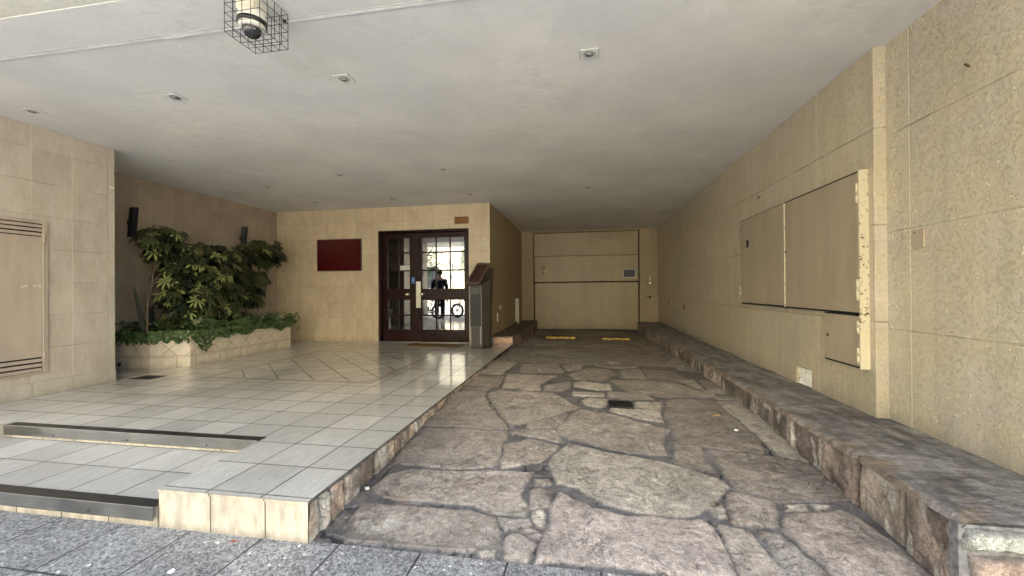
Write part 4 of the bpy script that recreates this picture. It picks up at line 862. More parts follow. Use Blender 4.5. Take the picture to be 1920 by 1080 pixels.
# ============================================================ LOUVRED DOOR in the pier
ld = thing("louvred_door", "pinkish beige painted metal door with louvres, set in the left tiled pier", "metal door", (-5, 2.6, .41))
bb = MB(); bb.box(-5.0, -4.982, 3.062, 3.098, .402, 1.822); bb.box(-5.0, -4.982, 2.2, 2.236, .402, 1.822); bb.box(-5.0, -4.982, 2.236, 3.062, 1.797, 1.822); bb.box(-5.0, -4.982, 2.236, 3.062, .402, .420); bb.build("frame", M['louver'], ld, .003)
MB().box(-5.0, -4.997, 2.236, 3.062, .42, 1.797).build("backing", M['gap'], ld)
MB().box(-4.996, -4.986, 2.24, 3.056, .556, 1.674).build("door_sheet", M['louver'], ld, .002)
def slat(z): 
    MB().add([(-4.995, 2.24, z+.029), (-4.995, 3.056, z+.029), (-4.984, 3.056, z+.004), (-4.984, 2.24, z+.004), (-4.986, 2.24, z), (-4.986, 3.056, z)], [(0, 1, 2, 3), (3, 2, 5, 4)]).build("louvre", M['louver'], ld, fix=False)
for z in (1.682, 1.722, 1.760): slat(z)
for z in (.424, .468, .512): slat(z)
for z in (.55, 1.66): 
    hb = MB(); hb.cyl((-4.976, 3.066, z-.05), (-4.976, 3.066, z+.05), .008, 10); hb.box(-4.984, -4.978, 3.05, 3.066, z-.04, z+.04); hb.build("hinge", M['louver'], ld)
MB().box(-4.984, -4.974, 3.056, 3.064, .62, 1.60).build("edge_rod", M['skirtp'], ld, .002)
bb = MB(); rr = random.Random(8)
for (y, z, l) in ((2.905, 1.205, .03), (2.935, 1.215, .02), (2.99, 1.215, .035), (3.02, 1.21, .02)):
    for q in range(3): yy_ = y+rr.uniform(0, l); zz_ = z+rr.uniform(-.006, .006); bb.box(-4.9859, -4.9852, yy_, yy_+rr.uniform(.005, .018), zz_, zz_+rr.uniform(.002, .006))
bb.build("paint_chips", M['plaster'], ld)
MB().cyl((-5.002, 3.640, 2.28), (-4.985, 3.640, 2.28), .006, 8).box(-4.997, -4.985, 3.62, 3.66, 2.275, 2.285).build("wall_anchor", M['plaster'], label="tiny whitish anchor near the top corner of the tiled pier", cat="wall anchor")

# ============================================================ DOWNLIGHTS
dl = thing("downlight", "x", "ceiling light", (0, 0, 0), "square recessed downlights in the ceiling")
bb = MB(); q = .059
for a in ((-q, -.036), (.036, q)): bb.box(a[0], a[1], -q, q, -.006, 0)
for a in ((-q, -.036), (.036, q)): bb.box(-.036, .036, a[0], a[1], -.006, 0)
bb.build("trim_plate", M['lamp'], dl, .001)
MB().lathe((0, 0, 0), [(.0505, -.0015), (.038, -.0075), (.036, -.009), (.030, -.008), (.026, -.002)][1:], (0, 0, 1), 28).build("ring", M['lamp'], dl)
MB().box(-.0612, .0612, -.0612, .0612, -.0012, .0004).build("shadow_gap", M['gap'], dl)
MB().torus((0, 0, -.0068), .037, .0022, (0, 0, 1), 28, 6).build("seam", M['gap'], dl)
MB().box(-.036, .036, -.036, .036, -.0055, -.0015).build("bezel", M['lamp'], dl)
MB().lathe((0, 0, -.0095), [(.026, 0), (.024, .0015), (.0, .003)], (0, 0, 1), 22).build("bulb", M['lampglass'], dl)
MB().torus((0, 0, -.0095), .022, .0016, (0, 0, 1), 22, 6).build("bulb_rim", M['gap'], dl)
spots = [(-4.61, 2.765, "front row recessed downlight farthest left, above the tiled pier"), (-3.186, 2.775, "front row downlight second from the left"),
 (-1.713, 2.76, "front row downlight nearest the caged camera"), (.047, 2.765, "front row downlight over the driveway, the largest looking"),
 (-4.60, 5.40, "leftmost downlight of the middle row, before the planter"), (-3.205, 5.05, "middle row downlight before the red plaque"), (-1.764, 5.06, "middle row downlight above the terrace edge"),
 (-4.61, 6.51, "back row downlight nearest the wall above the planter's far end"), (-3.171, 6.51, "back row downlight left of the entrance door"), (-1.807, 6.48, "back row downlight right above the kiosk"),
 (.06, 6.40, "single downlight over the middle of the driveway"), (.063, 10.1, "faint farthest downlight just before the garage door")]
for i, (x, y, lab) in enumerate(spots):
    o = dl if i == 0 else copy_tree(dl); o.location = (x, y, ZC); o["label"] = lab

# ============================================================ CAGED CAMERA
cg = thing("wire_cage", "black wire mesh cage under the ceiling around the dome camera", "wire cage", (-1.722, 1.957, ZC))
bb = MB(); x0, x1, y0, y1, z0, z1 = -1.826, -1.618, 1.855, 2.060, 2.50, ZC-.004
g = [0, .25, .5, .75, 1.0]
def ln(a, b_, r=.0017): bb.cyl(a, b_, r, 6)
for u in g:
    x = x0+(x1-x0)*u; y = y0+(y1-y0)*u; z = z0+(z1-z0)*u
    ln((x, y0, z0), (x, y1, z0)); ln((x0, y, z0), (x1, y, z0))
    for yy_ in (y0, y1): ln((x, yy_, z0), (x, yy_, z1)); ln((x0, yy_, z), (x1, yy_, z))
    for xx_ in (x0, x1): ln((xx_, y, z0), (xx_, y, z1)); ln((xx_, y0, z), (xx_, y1, z))
bb.build("mesh", M['wire'], cg)
bb = MB(); bb.box(x1-.03, x1-.012, y1-.004, y1+.004, 2.655, 2.667); bb.build("padlock_tab", M['wire'], cg)
dc = thing("dome_camera", "white security dome camera with black band inside the wire cage", "security camera", (-1.735, 1.93, ZC))
cx, cy = -1.735, 1.935
bb = MB(); bb.box(cx-.052, cx+.052, cy-.052, cy+.052, 2.635, ZC-.004); bb.build("junction_box", M['offwhite'], dc, .006)
MB().lathe((cx, cy, 0), [(.054, 2.640), (.066, 2.622), (.070, 2.600), (.070, 2.592)], (0, 0, 1), 32).build("housing", M['white'], dc)
MB().lathe((cx, cy, 0), [(.071, 2.592), (.071, 2.574), (.066, 2.570)], (0, 0, 1), 32).build("band", M['black'], dc)
MB().lathe((cx, cy, 0), [(.064, 2.570), (.061, 2.556), (.050, 2.551)], (0, 0, 1), 32).build("ring", M['white'], dc)
MB().lathe((cx, cy, 0), [(.047, 2.555)]+[(.047*math.cos(a), 2.549-.047*math.sin(a)) for a in [i*math.pi/2/9 for i in range(9)]]+[(.001, 2.502)], (0, 0, 1), 28).build("dome", M['dome'], dc)

# ---- black speakers on the recess wall
def speaker(y0, y1, z0, z1, label, cable):
    tg = thing("wall_speaker", label, "speaker", (-5.925, y0, z0), "black boxes on the wall behind the shrubs")
    d = .06; vs = []
    for z, dx in ((z0, .0), (z1, .045)):
        vs += [(-5.90+dx, y0, z), (-5.90+dx+d, y0+.02, z), (-5.90+dx+d, y1-.015, z+.01), (-5.90+dx, y1, z)]
    MB().add(vs, [(3, 2, 1, 0), (4, 5, 6, 7)]+[(i, (i+1) % 4, 4+(i+1) % 4, 4+i) for i in range(4)]).build("cabinet", M['black'], tg, .008)
    MB().box(-5.925, -5.86, (y0+y1)/2-.02, (y0+y1)/2+.02, (z0+z1)/2-.03, (z0+z1)/2+.03).build("bracket", M['black'], tg)
    vs = [(-5.898+d, y0+.025, z0+.02), (-5.898+d, y1-.02, z0+.02), (-5.898+.043+d, y1-.02, z1-.01), (-5.898+.043+d, y0+.025, z1-.01)]
    MB().add([Vector(v)+Vector((-.0005, 0, 0)) for v in vs]+[Vector(v)+Vector((.004, 0, 0)) for v in vs], [(3, 2, 1, 0), (4, 5, 6, 7)]+[(i, (i+1) % 4, 4+(i+1) % 4, 4+i) for i in range(4)]).build("grille", simple("grille", (.005, .005, .006), .8), tg)
    if cable: MB().tube([(-5.88, y1-.03, z0+.10), (-5.90, y1, z0+.03), (-5.915, y1+.03, z0-.02)], .006, 6).build("cable", M['black'], tg)
speaker(4.475, 4.565, 1.88, 2.27, "black slanted speaker on the wall above the left end of the shrubs", True)
speaker(6.28, 6.37, 1.90, 2.28, "black speaker on the wall behind the right end of the shrubs", False)

# ============================================================ PLANTER
plt = thing("planter", "low built-in planter faced with beige tiles in a diamond pattern", "planter", (-5.4, 5.4, ZT))
def mat_diamond():
    t = NT("planter_tile"); x, y, z = t.xyz(t.pos()); tc = t.n("ShaderNodeUVMap"); tc.uv_map = "UVMap"; u, v, _ = t.xyz(tc.outputs[0])
    up = t.m('ADD', u, v); um = t.m('SUBTRACT', u, v)
    g, rn, d = t.grid(up, um, .262, .262, .0, .325-.131, .006)
    g2, rn2, d2 = t.grid(u, v, .36, 9.0, .08, -4, .005)
    band = t.m('MULTIPLY', t.m('GREATER_THAN', v, .342), t.m('LESS_THAN', v, .532))
    base = t.m('LESS_THAN', v, .318)
    j = t.m('MAXIMUM', t.m('MULTIPLY', g, band), t.m('MULTIPLY', g2, base))
    for zz in (.320, .340, .534):
        j = t.m('MAXIMUM', j, t.ramp(t.m('ABSOLUTE', t.m('SUBTRACT', v, zz)), .001, .0032, 1.0, 0.0))
    cl = t.noise(t.pos(), 6, 6, .62)
    f = t.m('MULTIPLY', t.ramp(cl, .3, .7, .86, 1.08), t.ramp(t.m('ADD', v, t.m('MULTIPLY', cl, .1)), .22, .32, .7, 1.0))
    col = t.mix(j, t.mul(t.mix(cl, (.52, .43, .32), (.56, .49, .38)), f), (.10, .06, .035))
    return t.out(col, .4, bump=t.bump(t.m('SUBTRACT', 0.0, j), .4, .002))
pp_ = [(-5.925, 4.33), (-5.362, 4.33), (-4.988, 4.530), (-4.988, 6.378), (-5.925, 6.60)]
me = bpy.data.meshes.new("tiled_side"); vs = []; fs = []; uv = []; run = 0
for i in range(4):
    a, c = pp_[i], pp_[i+1]; L = math.hypot(c[0]-a[0], c[1]-a[1]); k = len(vs)
    vs += [(a[0], a[1], ZT), (c[0], c[1], ZT), (c[0], c[1], .60), (a[0], a[1], .60)]; fs.append((k, k+1, k+2, k+3))
    s0 = 0 if i != 1 else .16
    uv += [(s0, ZT), (s0+L, ZT), (s0+L, .60), (s0, .60)]
me.from_pydata([Vector(v)-plt.location for v in vs], [], fs); ul = me.uv_layers.new(name="UVMap")
for i, q_ in enumerate(uv): ul.data[i].uv = q_
me.materials.append(mat_diamond()); o = bpy.data.objects.new("tiled_side", me); COL.objects.link(o); o.parent = plt
inn = sc_(pp_, .93, (-5.47, 5.4))
bb = MB(); n5 = 5
bb.add([(x, y, .60) for x, y in pp_]+[(x, y, .60) for x, y in inn]+[(x, y, .50) for x, y in inn], [(i, (i+1) % 5, 5+(i+1) % 5, 5+i) for i in range(5)]+[(5+i, 5+(i+1) % 5, 10+(i+1) % 5, 10+i) for i in range(5)])
bb.build("rim", M['skirtp'], plt)
MB().prism(inn, .45, .56).build("soil", M['soil'], plt)
bb = MB(); bb.lathe((-5.82, 4.328, .235), [(.022, 0), (.022, .012), (.012, .016), (0, .016)], (0, -1, 0), 14); bb.build("drain_outlet", M['gap'], plt)

# ---- foliage
def leafmesh(name, leaves, mat, parent=None, **k):
    """leaves: list of (verts(list), faces, tones)"""
    V = []; F = []; T = []
    for v, f, tn in leaves:
        o_ = len(V); V += v; F += [tuple(o_+i for i in q) for q in f]; T += tn
    off = wloc(parent) if parent else Vector((0, 0, 0))
    me = bpy.data.meshes.new(name); me.from_pydata([(x-off.x, y-off.y, z-off.z) for x, y, z in V], [], F)
    a = me.attributes.new("tone", 'FLOAT_COLOR', 'POINT'); a.data.foreach_set("color", np.array([(r, g, b, 1) for r, g, b in T], dtype=np.float32).reshape(-1))
    me.materials.append(mat); me.polygons.foreach_set("use_smooth", [True]*len(F)); o = bpy.data.objects.new(name, me); COL.objects.link(o)
    if parent: o.parent = parent
    return props(o, **k)
def leaflet(p, d, up, L, wd, tone, var, droop=.35, rr=rnd):
    """folded pointed leaflet from p along d"""
    d = d.normalized(); s = d.cross(up).normalized(); n = s.cross(d).normalized(); V = []; T = []
    for i, (u, w_) in enumerate(((0, .10), (.25, .62), (.58, 1.0), (.84, .80), (1.0, .12))):
        c = p+d*L*u-Vector((0, 0, 1))*droop*L*u*u
        V += [tuple(c+s*wd*w_+n*wd*.22*w_), tuple(c), tuple(c-s*wd*w_+n*wd*.22*w_)]; T += [(tone, 0, var), (tone, 1, var), (tone, 0, var)]
    F = [(3*i+j, 3*i+j+1, 3*i+j+4, 3*i+j+3) for i in range(4) for j in (0, 1)]
    return V, F, T
def schefflera(label, blobs, n, trunks, seed, vprob):
    rr = random.Random(seed); base = Vector(trunks[0][0])
    tg = thing("schefflera_shrub", label, "shrub", base, "umbrella shrubs in the planter")
    L = []
    tot = sum(b_[3]*b_[4]*b_[5] for b_ in blobs)
    for (bx, by, bz, rx, ry, rz) in blobs:
        for _ in range(int(n*rx*ry*rz/tot)):
            while True:
                q = Vector((rr.gauss(0, 1), rr.gauss(0, 1), rr.gauss(0, 1))).normalized()*rr.uniform(.45, 1.03)
                if rr.random() < .75 or q.length > .8: break
            c = Vector((bx+q.x*rx, by+q.y*ry, bz+q.z*rz)); c.x = min(max(c.x, -5.86), -4.95)
            ax = (Vector((q.x*.9+.35, q.y*.8-.1, q.z*.6+.75))+Vector((rr.uniform(-.3, .3), rr.uniform(-.3, .3), 0))).normalized()
            e1 = ax.orthogonal().normalized(); e2 = ax.cross(e1); k = rr.randint(7, 9); ph = rr.random()*6.3; R0 = rr.uniform(.050, .105)
            var = rr.uniform(.7, 1) if rr.random() < vprob else rr.uniform(0, .25); tone = rr.random()**1.5
            for i in range(k):
                a = ph+2*math.pi*i/k+rr.uniform(-.12, .12); d = (e1*math.cos(a)+e2*math.sin(a))+ax*rr.uniform(.05, .3)
                L.append(leaflet(c+d*.008, d, ax, R0*rr.uniform(.85, 1.1), R0*.27, min(1, max(0, tone+rr.uniform(-.15, .15))), var, rr.uniform(.15, .5)))
    leafmesh("foliage", L, M['shef'], tg)
    for pts in trunks:
        bb = MB(); nn_ = len(pts); bb.tube(pts, [.017-.010*i/(nn_-1) for i in range(nn_)], 7); bb.build("trunk", M['bark'], tg)
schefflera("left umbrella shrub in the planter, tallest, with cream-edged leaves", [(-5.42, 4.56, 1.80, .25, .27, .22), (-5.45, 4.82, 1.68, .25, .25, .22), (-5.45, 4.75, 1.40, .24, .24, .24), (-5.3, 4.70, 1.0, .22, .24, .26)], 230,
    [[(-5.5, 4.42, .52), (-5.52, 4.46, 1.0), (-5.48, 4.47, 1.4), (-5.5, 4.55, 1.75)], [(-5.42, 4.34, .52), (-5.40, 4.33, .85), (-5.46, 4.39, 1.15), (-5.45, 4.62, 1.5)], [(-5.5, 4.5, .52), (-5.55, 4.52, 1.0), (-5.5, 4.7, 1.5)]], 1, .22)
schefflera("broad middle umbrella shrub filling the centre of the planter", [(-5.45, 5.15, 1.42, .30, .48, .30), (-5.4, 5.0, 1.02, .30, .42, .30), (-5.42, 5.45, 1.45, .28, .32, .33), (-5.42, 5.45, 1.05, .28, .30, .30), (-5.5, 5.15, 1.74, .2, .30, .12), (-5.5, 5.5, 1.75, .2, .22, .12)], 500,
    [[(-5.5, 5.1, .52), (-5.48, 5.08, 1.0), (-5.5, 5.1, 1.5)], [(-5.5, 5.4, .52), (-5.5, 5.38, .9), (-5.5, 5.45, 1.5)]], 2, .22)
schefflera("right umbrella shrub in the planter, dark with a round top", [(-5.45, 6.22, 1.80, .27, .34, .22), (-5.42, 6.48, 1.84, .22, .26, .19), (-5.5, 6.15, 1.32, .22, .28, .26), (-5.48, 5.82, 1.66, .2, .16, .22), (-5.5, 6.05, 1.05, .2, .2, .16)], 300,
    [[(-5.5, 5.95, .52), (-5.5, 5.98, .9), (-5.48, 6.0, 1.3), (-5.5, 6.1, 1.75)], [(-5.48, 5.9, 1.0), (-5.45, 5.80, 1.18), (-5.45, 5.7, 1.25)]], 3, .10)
# ivy that covers the soil and hangs over the rim
L = []; rr = random.Random(12)
def ivyleaf(c, n, s, tone, var):
    n = n.normalized(); e1 = n.cross(Vector((rr.uniform(-1, 1), rr.uniform(-1, 1), rr.uniform(-1, 1)))).normalized(); e2 = n.cross(e1)
    pr = ((0, -.5), (.55, -.35), (.38, .1), (0, .75), (-.38, .1), (-.55, -.35)); V = [tuple(c+e1*x*s+e2*y*s+n*(-.18*s*abs(x))) for x, y in pr]
    return V+[tuple(c)], [(6, 0, 1), (6, 1, 2), (6, 2, 3), (6, 3, 4), (6, 4, 5), (6, 5, 0)], [(tone, 0, var)]*6+[(tone, 1, var)]
def inside(x, y, P):
    r = False
    for a in range(len(P)):
        x1_, y1_ = P[a]; x2_, y2_ = P[(a+1) % len(P)]
        if (y1_ > y) != (y2_ > y) and x < (x2_-x1_)*(y-y1_)/(y2_-y1_)+x1_: r = not r
    return r
out_ = sc_(pp_, 1.0, (-5.47, 5.4))
cnt = 0
while cnt < 3600:
    x, y = rr.uniform(-5.92, -4.95), rr.uniform(4.3, 6.6)
    if not inside(x, y, out_): continue
    hgt = .60+.10*float(fbm(np.array(x*4.), np.array(y*4.), 3))+.10
    z = hgt+rr.uniform(-.13, .06); L.append(ivyleaf(Vector((x, y, z)), Vector((rr.uniform(-.4, .9), rr.uniform(-.9, .3), 1)), rr.uniform(.026, .044), rr.random()**1.3, rr.random() < .1)); cnt += 1
def hang(a, c, n, depth, seed):                # along the rim from a to c
    nx, ny = (c[1]-a[1]), -(c[0]-a[0]); l = math.hypot(nx, ny); nx /= l; ny /= l
    for _ in range(n):
        u = rr.random(); x, y = a[0]+(c[0]-a[0])*u, a[1]+(c[1]-a[1])*u
        dp = depth(u, y); v = rr.random()**1.4*dp; o_ = rr.uniform(.0, .05)+.02*(1-v/max(dp, .01))
        L.append(ivyleaf(Vector((x+nx*o_, y+ny*o_, .65-v)), Vector((nx+rr.uniform(-.5, .5), ny+rr.uniform(-.5, .5), rr.uniform(0, .8))), rr.uniform(.022, .038), rr.random(), rr.random() < .08))
hang(pp_[0], pp_[1], 420, lambda u, y: .11+.06*math.sin(u*17)**2, 1)
hang(pp_[1], pp_[2], 520, lambda u, y: .10+.05*math.sin(u*11)**2, 2)
hang(pp_[2], pp_[3], 1500, lambda u, y: .09+.14*math.exp(-((y-4.72)/.13)**2)+.05*math.sin(y*9)**2-.06*math.exp(-((y-5.75)/.16)**2), 3)
for (cx_, cy_, r_, h_) in ((-5.02, 6.40, .12, .70), (-5.1, 6.1, .12, .72), (-5.0, 5.4, .12, .70), (-5.1, 4.9, .15, .74)):
    for _ in range(170):
        q = Vector((rr.gauss(0, .5), rr.gauss(0, .5), rr.gauss(0, .35))); L.append(ivyleaf(Vector((cx_, cy_, h_-.03))+q*r_, Vector((.6, -.4, .8)), rr.uniform(.022, .038), rr.random(), 0))
leafmesh("ivy", L, M['ivy'], None, label="dense green ivy covering the planter soil and spilling over its rim", cat="ivy", kind="stuff")
def blade(p, q, wd, tone, tip=.02, var=.3, n=8, sag=0):
    p, q = Vector(p), Vector(q); d = (q-p); s = Vector((.25, 1, 0)).normalized()*wd; V = []; T = []
    for i in range(n+1):
        u = i/n; c = p+d*u; c.z += sag*math.sin(u*math.pi); w_ = (math.sin(math.pi*min(.97, .25+.75*u))**.6)
        V += [tuple(c-s*w_), tuple(c+Vector((-.3*wd, 0, 0))), tuple(c+s*w_)]; T += [(tone, 1, var), (tone, 0, var), (tone, 1, var)]
    return V, [(3*i+j, 3*i+j+1, 3*i+j+4, 3*i+j+3) for i in range(n) for j in (0, 1)], T
sp_ = thing("snake_plant", "single tall pointed snake plant leaf by the left end of the planter", "plant", (-5.45, 4.27+.1, .56))
leafmesh("leaf", [blade((-5.45, 4.34, .60), (-5.50, 4.25, 1.24), .026, .15, var=0), blade((-5.47, 4.37, .60), (-5.46, 4.42, .86), .018, .1, var=0)], M['blade'], sp_)
stk = thing("garden_stake", "short square black stake standing in the planter ivy", "stake", (-5.45, 4.41, .56))
MB().box(-5.475, -5.425, 4.37, 4.44, .55, .96).build("stake", M['black'], stk, .004)
for (c, lab) in (((-5.10, 4.72, .70), "pale striped spider plant in the ivy below the middle shrub"), ((-5.15, 5.92, .70), "pale striped spider plant in the ivy at the right end of the planter")):
    tg = thing("spider_plant", lab, "plant", c, "spider plants in the ivy"); L = []
    for i in range(15):
        a = i*2.4; l = rr.uniform(.12, .22); L.append(blade(c, (c[0]+.6*l*math.cos(a), c[1]+l*math.sin(a), c[2]+rr.uniform(.03, .12)), .005, .9, var=1.0, sag=.04))
    leafmesh("leaves", L, M['blade'], tg)
bk = MB(); bk.lathe((-5.08, 6.2, .66), [(.0, 0), (.04, .0), (.055, .03), (.05, .07), (.0, .085)], (.2, -.3, 1), 14); bk.build("rock", M['plaster'], label="small grey rock among the ivy at the planter's right end", cat="rock")

# fallen leaves and crumbs
def fallen(name, x, y, z, s, ang, mat, label):
    L_ = MB(); pr = [(-1, 0), (-.5, .42), (0, .5), (.6, .3), (1, 0), (.6, -.35), (0, -.5), (-.5, -.38)]
    vs = [(x+s*(a*math.cos(ang)-b_*math.sin(ang)), y+s*(a*math.sin(ang)+b_*math.cos(ang)), z+.004+.25*s*abs(b_)+.1*s*abs(a)) for a, b_ in pr]+[(x, y, z+.004)]
    L_.add(vs, [(8, i, (i+1) % 8) for i in range(8)], True).tube([(x-s*1.5*math.cos(ang), y-s*1.5*math.sin(ang), z+.004), (x, y, z+.006)], .0012, 5).build(name, mat, label=label, cat="leaf")
fallen("fallen_leaf", 1.01, 3.43, .158, .032, .3, M['leafyel'], "yellow fallen leaf on the flagstones near the right kerb")
fallen("fallen_leaf", -1.592, 1.655, .0, .018, .2, M['leafdry'], "reddish brown fallen leaf on the grey sidewalk")
rr = random.Random(77)
for x, y, z, lb_ in ((1.06, 3.18, .135, "white paper scrap on the flagstones beside the yellow leaf"), (-.55, 5.1, .148, "tiny white paper scrap on the left of the driveway"), (-1.68, 1.44, 0, "white crumb on the grey sidewalk"), (-1.2, 2.12+.02, .045, "white pebble at the foot of the left kerb")):
    vs = [(x+.012*math.cos(a)*rr.uniform(.6, 1.3), y+.010*math.sin(a)*rr.uniform(.6, 1.3), z+.006+rr.uniform(0, .004)) for a in [i*1.05 for i in range(6)]]
    MB().add(vs+[(v[0], v[1], z-.002) for v in vs], [(0, 1, 2, 3, 4, 5)]+[(i, (i+1) % 6, 6+(i+1) % 6, 6+i) for i in range(6)]).build("paper_scrap", M['signwhite'], label=lb_, cat="litter")
# ============================================================ THE STREET BEHIND THE CAMERA (seen mirrored in the door panes)
ob = thing("facing_building", "pale sunlit apartment block across the street", "building", (-4, -13, 0))
MB().box(-30, 16, -22, -13, -.2, 11).build("wall", M['facade'], ob)
for i in range(11):
    for j in range(3):
        x = -26+3.6*i; z = 1.2+3.1*j
        f = MB().box(x, x+1.7, -13.03, -12.97, z, z+1.7).build("window", M['offwhite'], ob); MB().box(x+.1, x+1.6, -12.97, -12.955, z+.1, z+1.6).build("pane", M['winglass'], f)
    if i % 2: MB().box(-26.3+3.6*i, -23.9+3.6*i, -13, -12.2, 3.9, 4.05).build("balcony", M['facade2'], ob)
def street_tree(x, y, h, r, seed, label):
    rr = random.Random(seed); tg = thing("street_tree", label, "tree", (x, y, -.02), "trees along the street")
    MB().tube([(x, y, -.05), (x+.05, y, h*.3), (x-.04, y+.05, h*.6), (x, y, h*.85)], [.14, .11, .08, .04], 9).build("trunk", M['bark'], tg)
    for i in range(5):
        a = i*1.3; MB().tube([(x, y, h*.45+.2*i), (x+.5*r*math.cos(a), y+.5*r*math.sin(a), h*.62+.2*i), (x+.8*r*math.cos(a), y+.8*r*math.sin(a), h*.7+.25*i)], [.05, .035, .015], 6).build("limb", M['bark'], tg)
    L = []
    for k in range(22):
        c = Vector((x+rr.gauss(0, .5)*r, y+rr.gauss(0, .5)*r, h*.72+rr.gauss(0, .22)*h*.6))
        for _ in range(110):
            q = Vector((rr.gauss(0, 1), rr.gauss(0, 1), rr.gauss(0, .8)))*.22*r; d = Vector((rr.uniform(-1, 1), rr.uniform(-1, 1), rr.uniform(-.6, .4)))
            V, F, T = leaflet(c+q, d, Vector((0, .1, 1)), .11, .035, rr.random(), 0, .2); L.append((V[:9], F[:4], T[:9]))
    leafmesh("crown", L, M['treeleaf'], tg)
street_tree(-7.0, -2.45, 3.4, 1.15, 1, "leafy street tree at the kerb left of the motorcycles")
street_tree(-11.5, -10.4, 4.6, 1.6, 2, "street tree on the far sidewalk, left of the sign")
street_tree(-6.2, -10.6, 4.0, 1.5, 3, "street tree on the far sidewalk, right of the sign")
street_tree(1.5, -10.6, 5.0, 1.7, 4, "street tree on the far sidewalk behind the photographer")
def motorcycle(x, y, rot, label):
    tg = thing("motorcycle", label, "motorcycle", (0, 0, 0), "motorcycles parked at the kerb")
    for wx_ in (-.66, .66):
        MB().torus((wx_, 0, .30), .26, .045, (0, 1, 0), 30, 8).build("tyre", M['rubber'], tg)
        wb = MB(); wb.torus((wx_, 0, .30), .215, .012, (0, 1, 0), 30, 6); wb.cyl((wx_, -.05, .30), (wx_, .05, .30), .035, 12)
        for i in range(8): a = i*math.pi/4; wb.cyl((wx_, 0, .30), (wx_+.21*math.cos(a), 0, .30+.21*math.sin(a)), .005, 5)
        wb.build("wheel", M['chrome'], tg)
    fk = MB(); fk.cyl((-.66, .07, .30), (-.42, .05, .95), .020, 8); fk.cyl((-.66, -.07, .30), (-.42, -.05, .95), .020, 8); fk.build("fork", M['chrome'], tg)
    fr = MB(); fr.tube([(-.44, 0, .88), (-.2, 0, .62), (.0, 0, .34), (.3, 0, .32), (.40, 0, .60), (-.1, 0, .74), (-.44, 0, .84)], .022, 7); fr.cyl((.3, .08, .34), (.66, .08, .30), .02, 7); fr.cyl((.3, -.08, .34), (.66, -.08, .30), .02, 7); fr.build("frame", M['black'], tg)
    en = MB(); en.box(-.13, .22, -.11, .11, .30, .50); en.cyl((-.02, 0, .48), (-.09, 0, .68), .075, 14); en.cyl((.12, -.14, .40), (.12, .14, .40), .075, 14); en.build("engine", M['steel_dark'], tg, .01)
    tk = MB(); tk.lathe((-.36, 0, .80), [(.05, 0), (.12, .08), (.145, .2), (.12, .34), (.06, .42)], (1, 0, -.08), 16); tk.build("tank", M['black'], tg)
    se_ = MB(); se_.box(.05, .62, -.12, .12, .74, .82); se_.build("seat", M['rubber'], tg, .035)
    mg = MB(); mg.tube([(.42+.36*math.cos(a)*.8+.22, 0, .30+.33*math.sin(a)) for a in [.6+.3*i for i in range(6)]], .03, 6); mg.build("mudguard", M['black'], tg)
    hb = MB(); hb.tube([(-.30, .36, 1.02), (-.38, .25, 1.04), (-.43, .08, .97), (-.43, -.08, .97), (-.38, -.25, 1.04), (-.30, -.36, 1.02)], .013, 7); hb.build("handlebar", M['black'], tg)
    MB().lathe((-.50, 0, .88), [(.02, 0), (.07, .03), (.085, .10), (.08, .12)], (-1, 0, 0), 16).build("headlight", M['chrome'], tg)
    ex = MB(); ex.tube([(-.1, .12, .55), (-.2, .15, .36), (.1, .15, .24), (.72, .16, .30)], [.02, .02, .03, .04], 9); ex.build("exhaust", M['chrome'], tg)
    MB().tube([(.1, -.12, .3), (.14, -.22, .02)], .010, 6).build("side_stand", M['black'], tg)
    for ch in tg.children: pass
    tg.rotation_euler = (0, 0, rot); tg.location = (x, y, 0)
motorcycle(-4.55, -1.75, .25, "black motorcycle parked at the kerb, the one nearer the entrance door"); motorcycle(-6.4, -1.2, .15, "black motorcycle parked at the kerb, the one behind the pedestrian")
sg = thing("street_sign", "white rectangular sign on a thin post at the kerb", "sign", (-5.6, -2.6, 0))
MB().cyl((-5.6, -2.6, 0), (-5.6, -2.6, 2.3), .025, 10).build("post", M['steel_dark'], sg); MB().box(-5.85, -5.35, -2.57, -2.555, 1.45, 1.85).build("board", M['signwhite'], sg, .003)

# ---- pedestrian on the sidewalk left of the pier, mirrored in the door
def skinned(name, joints, edges, mat, parent=None, sub=2, root=0):
    me = bpy.data.meshes.new(name); me.from_pydata([j[0] for j in joints], edges, []); o = bpy.data.objects.new(name, me); COL.objects.link(o)
    sk_ = o.modifiers.new("skin", 'SKIN'); sv = me.skin_vertices[0].data if me.skin_vertices else None
    if sv is None:
        bm = bmesh.new(); bm.from_mesh(me); bm.verts.layers.skin.verify(); bm.to_mesh(me); bm.free(); sv = me.skin_vertices[0].data
    for i, j in enumerate(joints): sv[i].radius = (j[1], j[2] if len(j) > 2 else j[1])
    sv[root].use_root = True
    ss = o.modifiers.new("smooth", 'SUBSURF'); ss.levels = sub; ss.render_levels = sub; me.materials.append(mat)
    if parent: o.parent = parent
    return o
ps = thing("person", "pedestrian in dark clothes standing on the sidewalk beside the pier", "person", (0, 0, 0))
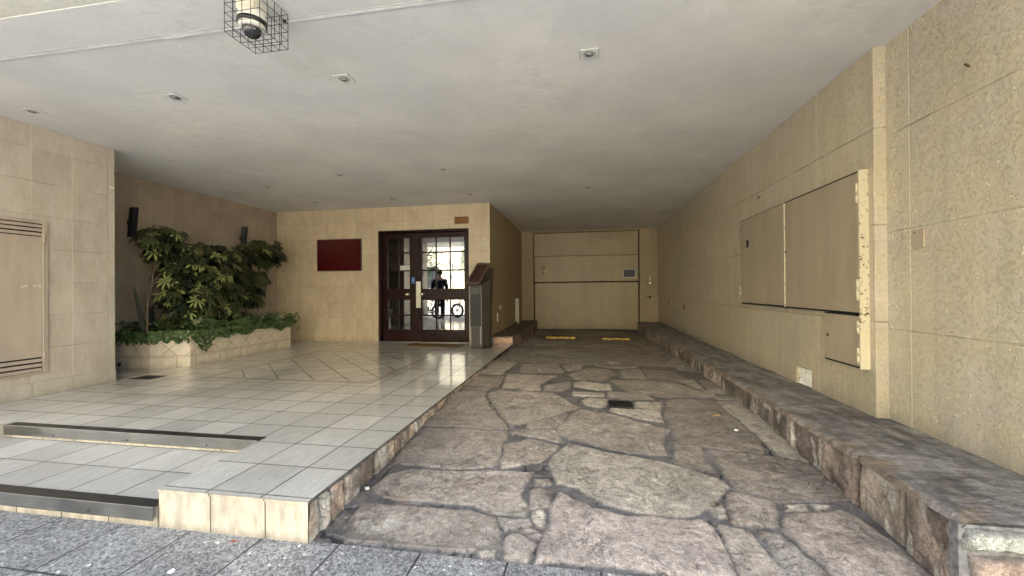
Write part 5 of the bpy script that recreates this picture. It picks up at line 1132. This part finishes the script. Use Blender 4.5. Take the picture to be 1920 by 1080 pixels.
J = [((0, 0, .95), .15, .11), ((0, 0, 1.12), .13, .10), ((0, 0, 1.32), .17, .11), ((0, 0, 1.45), .13, .09), ((0, 0, 1.52), .055), ((0, .01, 1.58), .06), ((0, .015, 1.66), .085, .095), ((0, .01, 1.75), .07, .08),
     ((.19, 0, 1.42), .065), ((.25, 0, 1.15), .050), ((.26, .05, .90), .038), ((.255, .09, .82), .036),
     ((-.19, 0, 1.42), .065), ((-.25, 0, 1.15), .050), ((-.26, .06, .90), .038), ((-.255, .10, .82), .036),
     ((.09, 0, .86), .10), ((.10, .03, .50), .068), ((.10, .0, .10), .045), ((.10, .14, .045), .04),
     ((-.09, 0, .86), .10), ((-.10, -.02, .50), .068), ((-.10, -.12, .10), .045), ((-.10, .02, .045), .04)]
E_ = [(0, 1), (1, 2), (2, 3), (3, 4), (4, 5), (5, 6), (6, 7), (3, 8), (8, 9), (9, 10), (10, 11), (3, 12), (12, 13), (13, 14), (14, 15), (0, 16), (16, 17), (17, 18), (18, 19), (0, 20), (20, 21), (21, 22), (22, 23)]
skinned("body", J, E_, M['skin'], ps)
Jc = [((0, 0, .90), .19, .14), ((0, 0, 1.12), .16, .13), ((0, 0, 1.32), .195, .135), ((0, 0, 1.46), .135, .12), ((.19, 0, 1.42), .085), ((.25, 0, 1.15), .068), ((.262, .045, .92), .052), ((-.19, 0, 1.42), .085), ((-.25, 0, 1.15), .068), ((-.262, .055, .92), .052)]
skinned("jacket", Jc, [(0, 1), (1, 2), (2, 3), (3, 4), (4, 5), (5, 6), (3, 7), (7, 8), (8, 9)], M['cloth'], ps)
Jt = [((0, 0, .93), .17, .13), ((.09, 0, .82), .115), ((.10, .03, .50), .088), ((.10, .0, .10), .068), ((-.09, 0, .82), .115), ((-.10, -.02, .50), .088), ((-.10, -.12, .10), .068)]
skinned("trousers", Jt, [(0, 1), (1, 2), (2, 3), (0, 4), (4, 5), (5, 6)], M['cloth'], ps)
for s, dy in ((1, 0), (-1, -.12)):
    MB().lathe((.10*s, dy-.07, .05), [(.02, 0), (.05, .03), (.048, .12), (.052, .2), (.03, .26)], (0, 1, 0), 12).build("shoe", M['rubber'], ps)
MB().lathe((0, -.012, 1.60), [(.06, 0), (.096, .05), (.103, .12), (.085, .185), (.03, .215)], (0, .06, 1), 20).build("hair", M['hair'], ps)
fc = MB(); fc.lathe((0, .085, 1.655), [(.016, 0), (.012, .015), (.002, .028)], (0, 1, -.3), 8)
fc.build("nose", M['skin'], ps)
for s in (-1, 1):
    MB().lathe((.033*s, .093, 1.685), [(.011, 0), (.009, .005), (0, .007)], (0, 1, 0), 8).build("eye", M['dome'], ps)
    MB().torus((.088*s, .0, 1.665), .020, .008, (1, .2, 0), 12, 6).build("ear", M['skin'], ps)
    bb = MB(); hx, hy = .255*s, .095+(.01 if s < 0 else 0)
    bb.tube([(hx, hy-.01, .86), (hx, hy+.005, .80), (hx, hy+.012, .745)], [.024, .034, .030], 9)
    for i in range(4): fx = hx+(-.024+.016*i)*s; bb.tube([(fx, hy+.012, .75), (fx, hy+.026, .715-.004*(i in (1, 2))), (fx, hy+.022, .675+.008*(i == 3))], [.0095, .009, .007], 7)
    bb.tube([(hx-.028*s, hy+.008, .80), (hx-.048*s, hy+.03, .770), (hx-.046*s, hy+.042, .735)], [.011, .010, .008], 7); bb.build("hand", M['skin'], ps)
ps.location = (-5.25, .05, 0); ps.scale = (1.06, 1.06, 1.06); ps.rotation_euler = (0, 0, -.4)
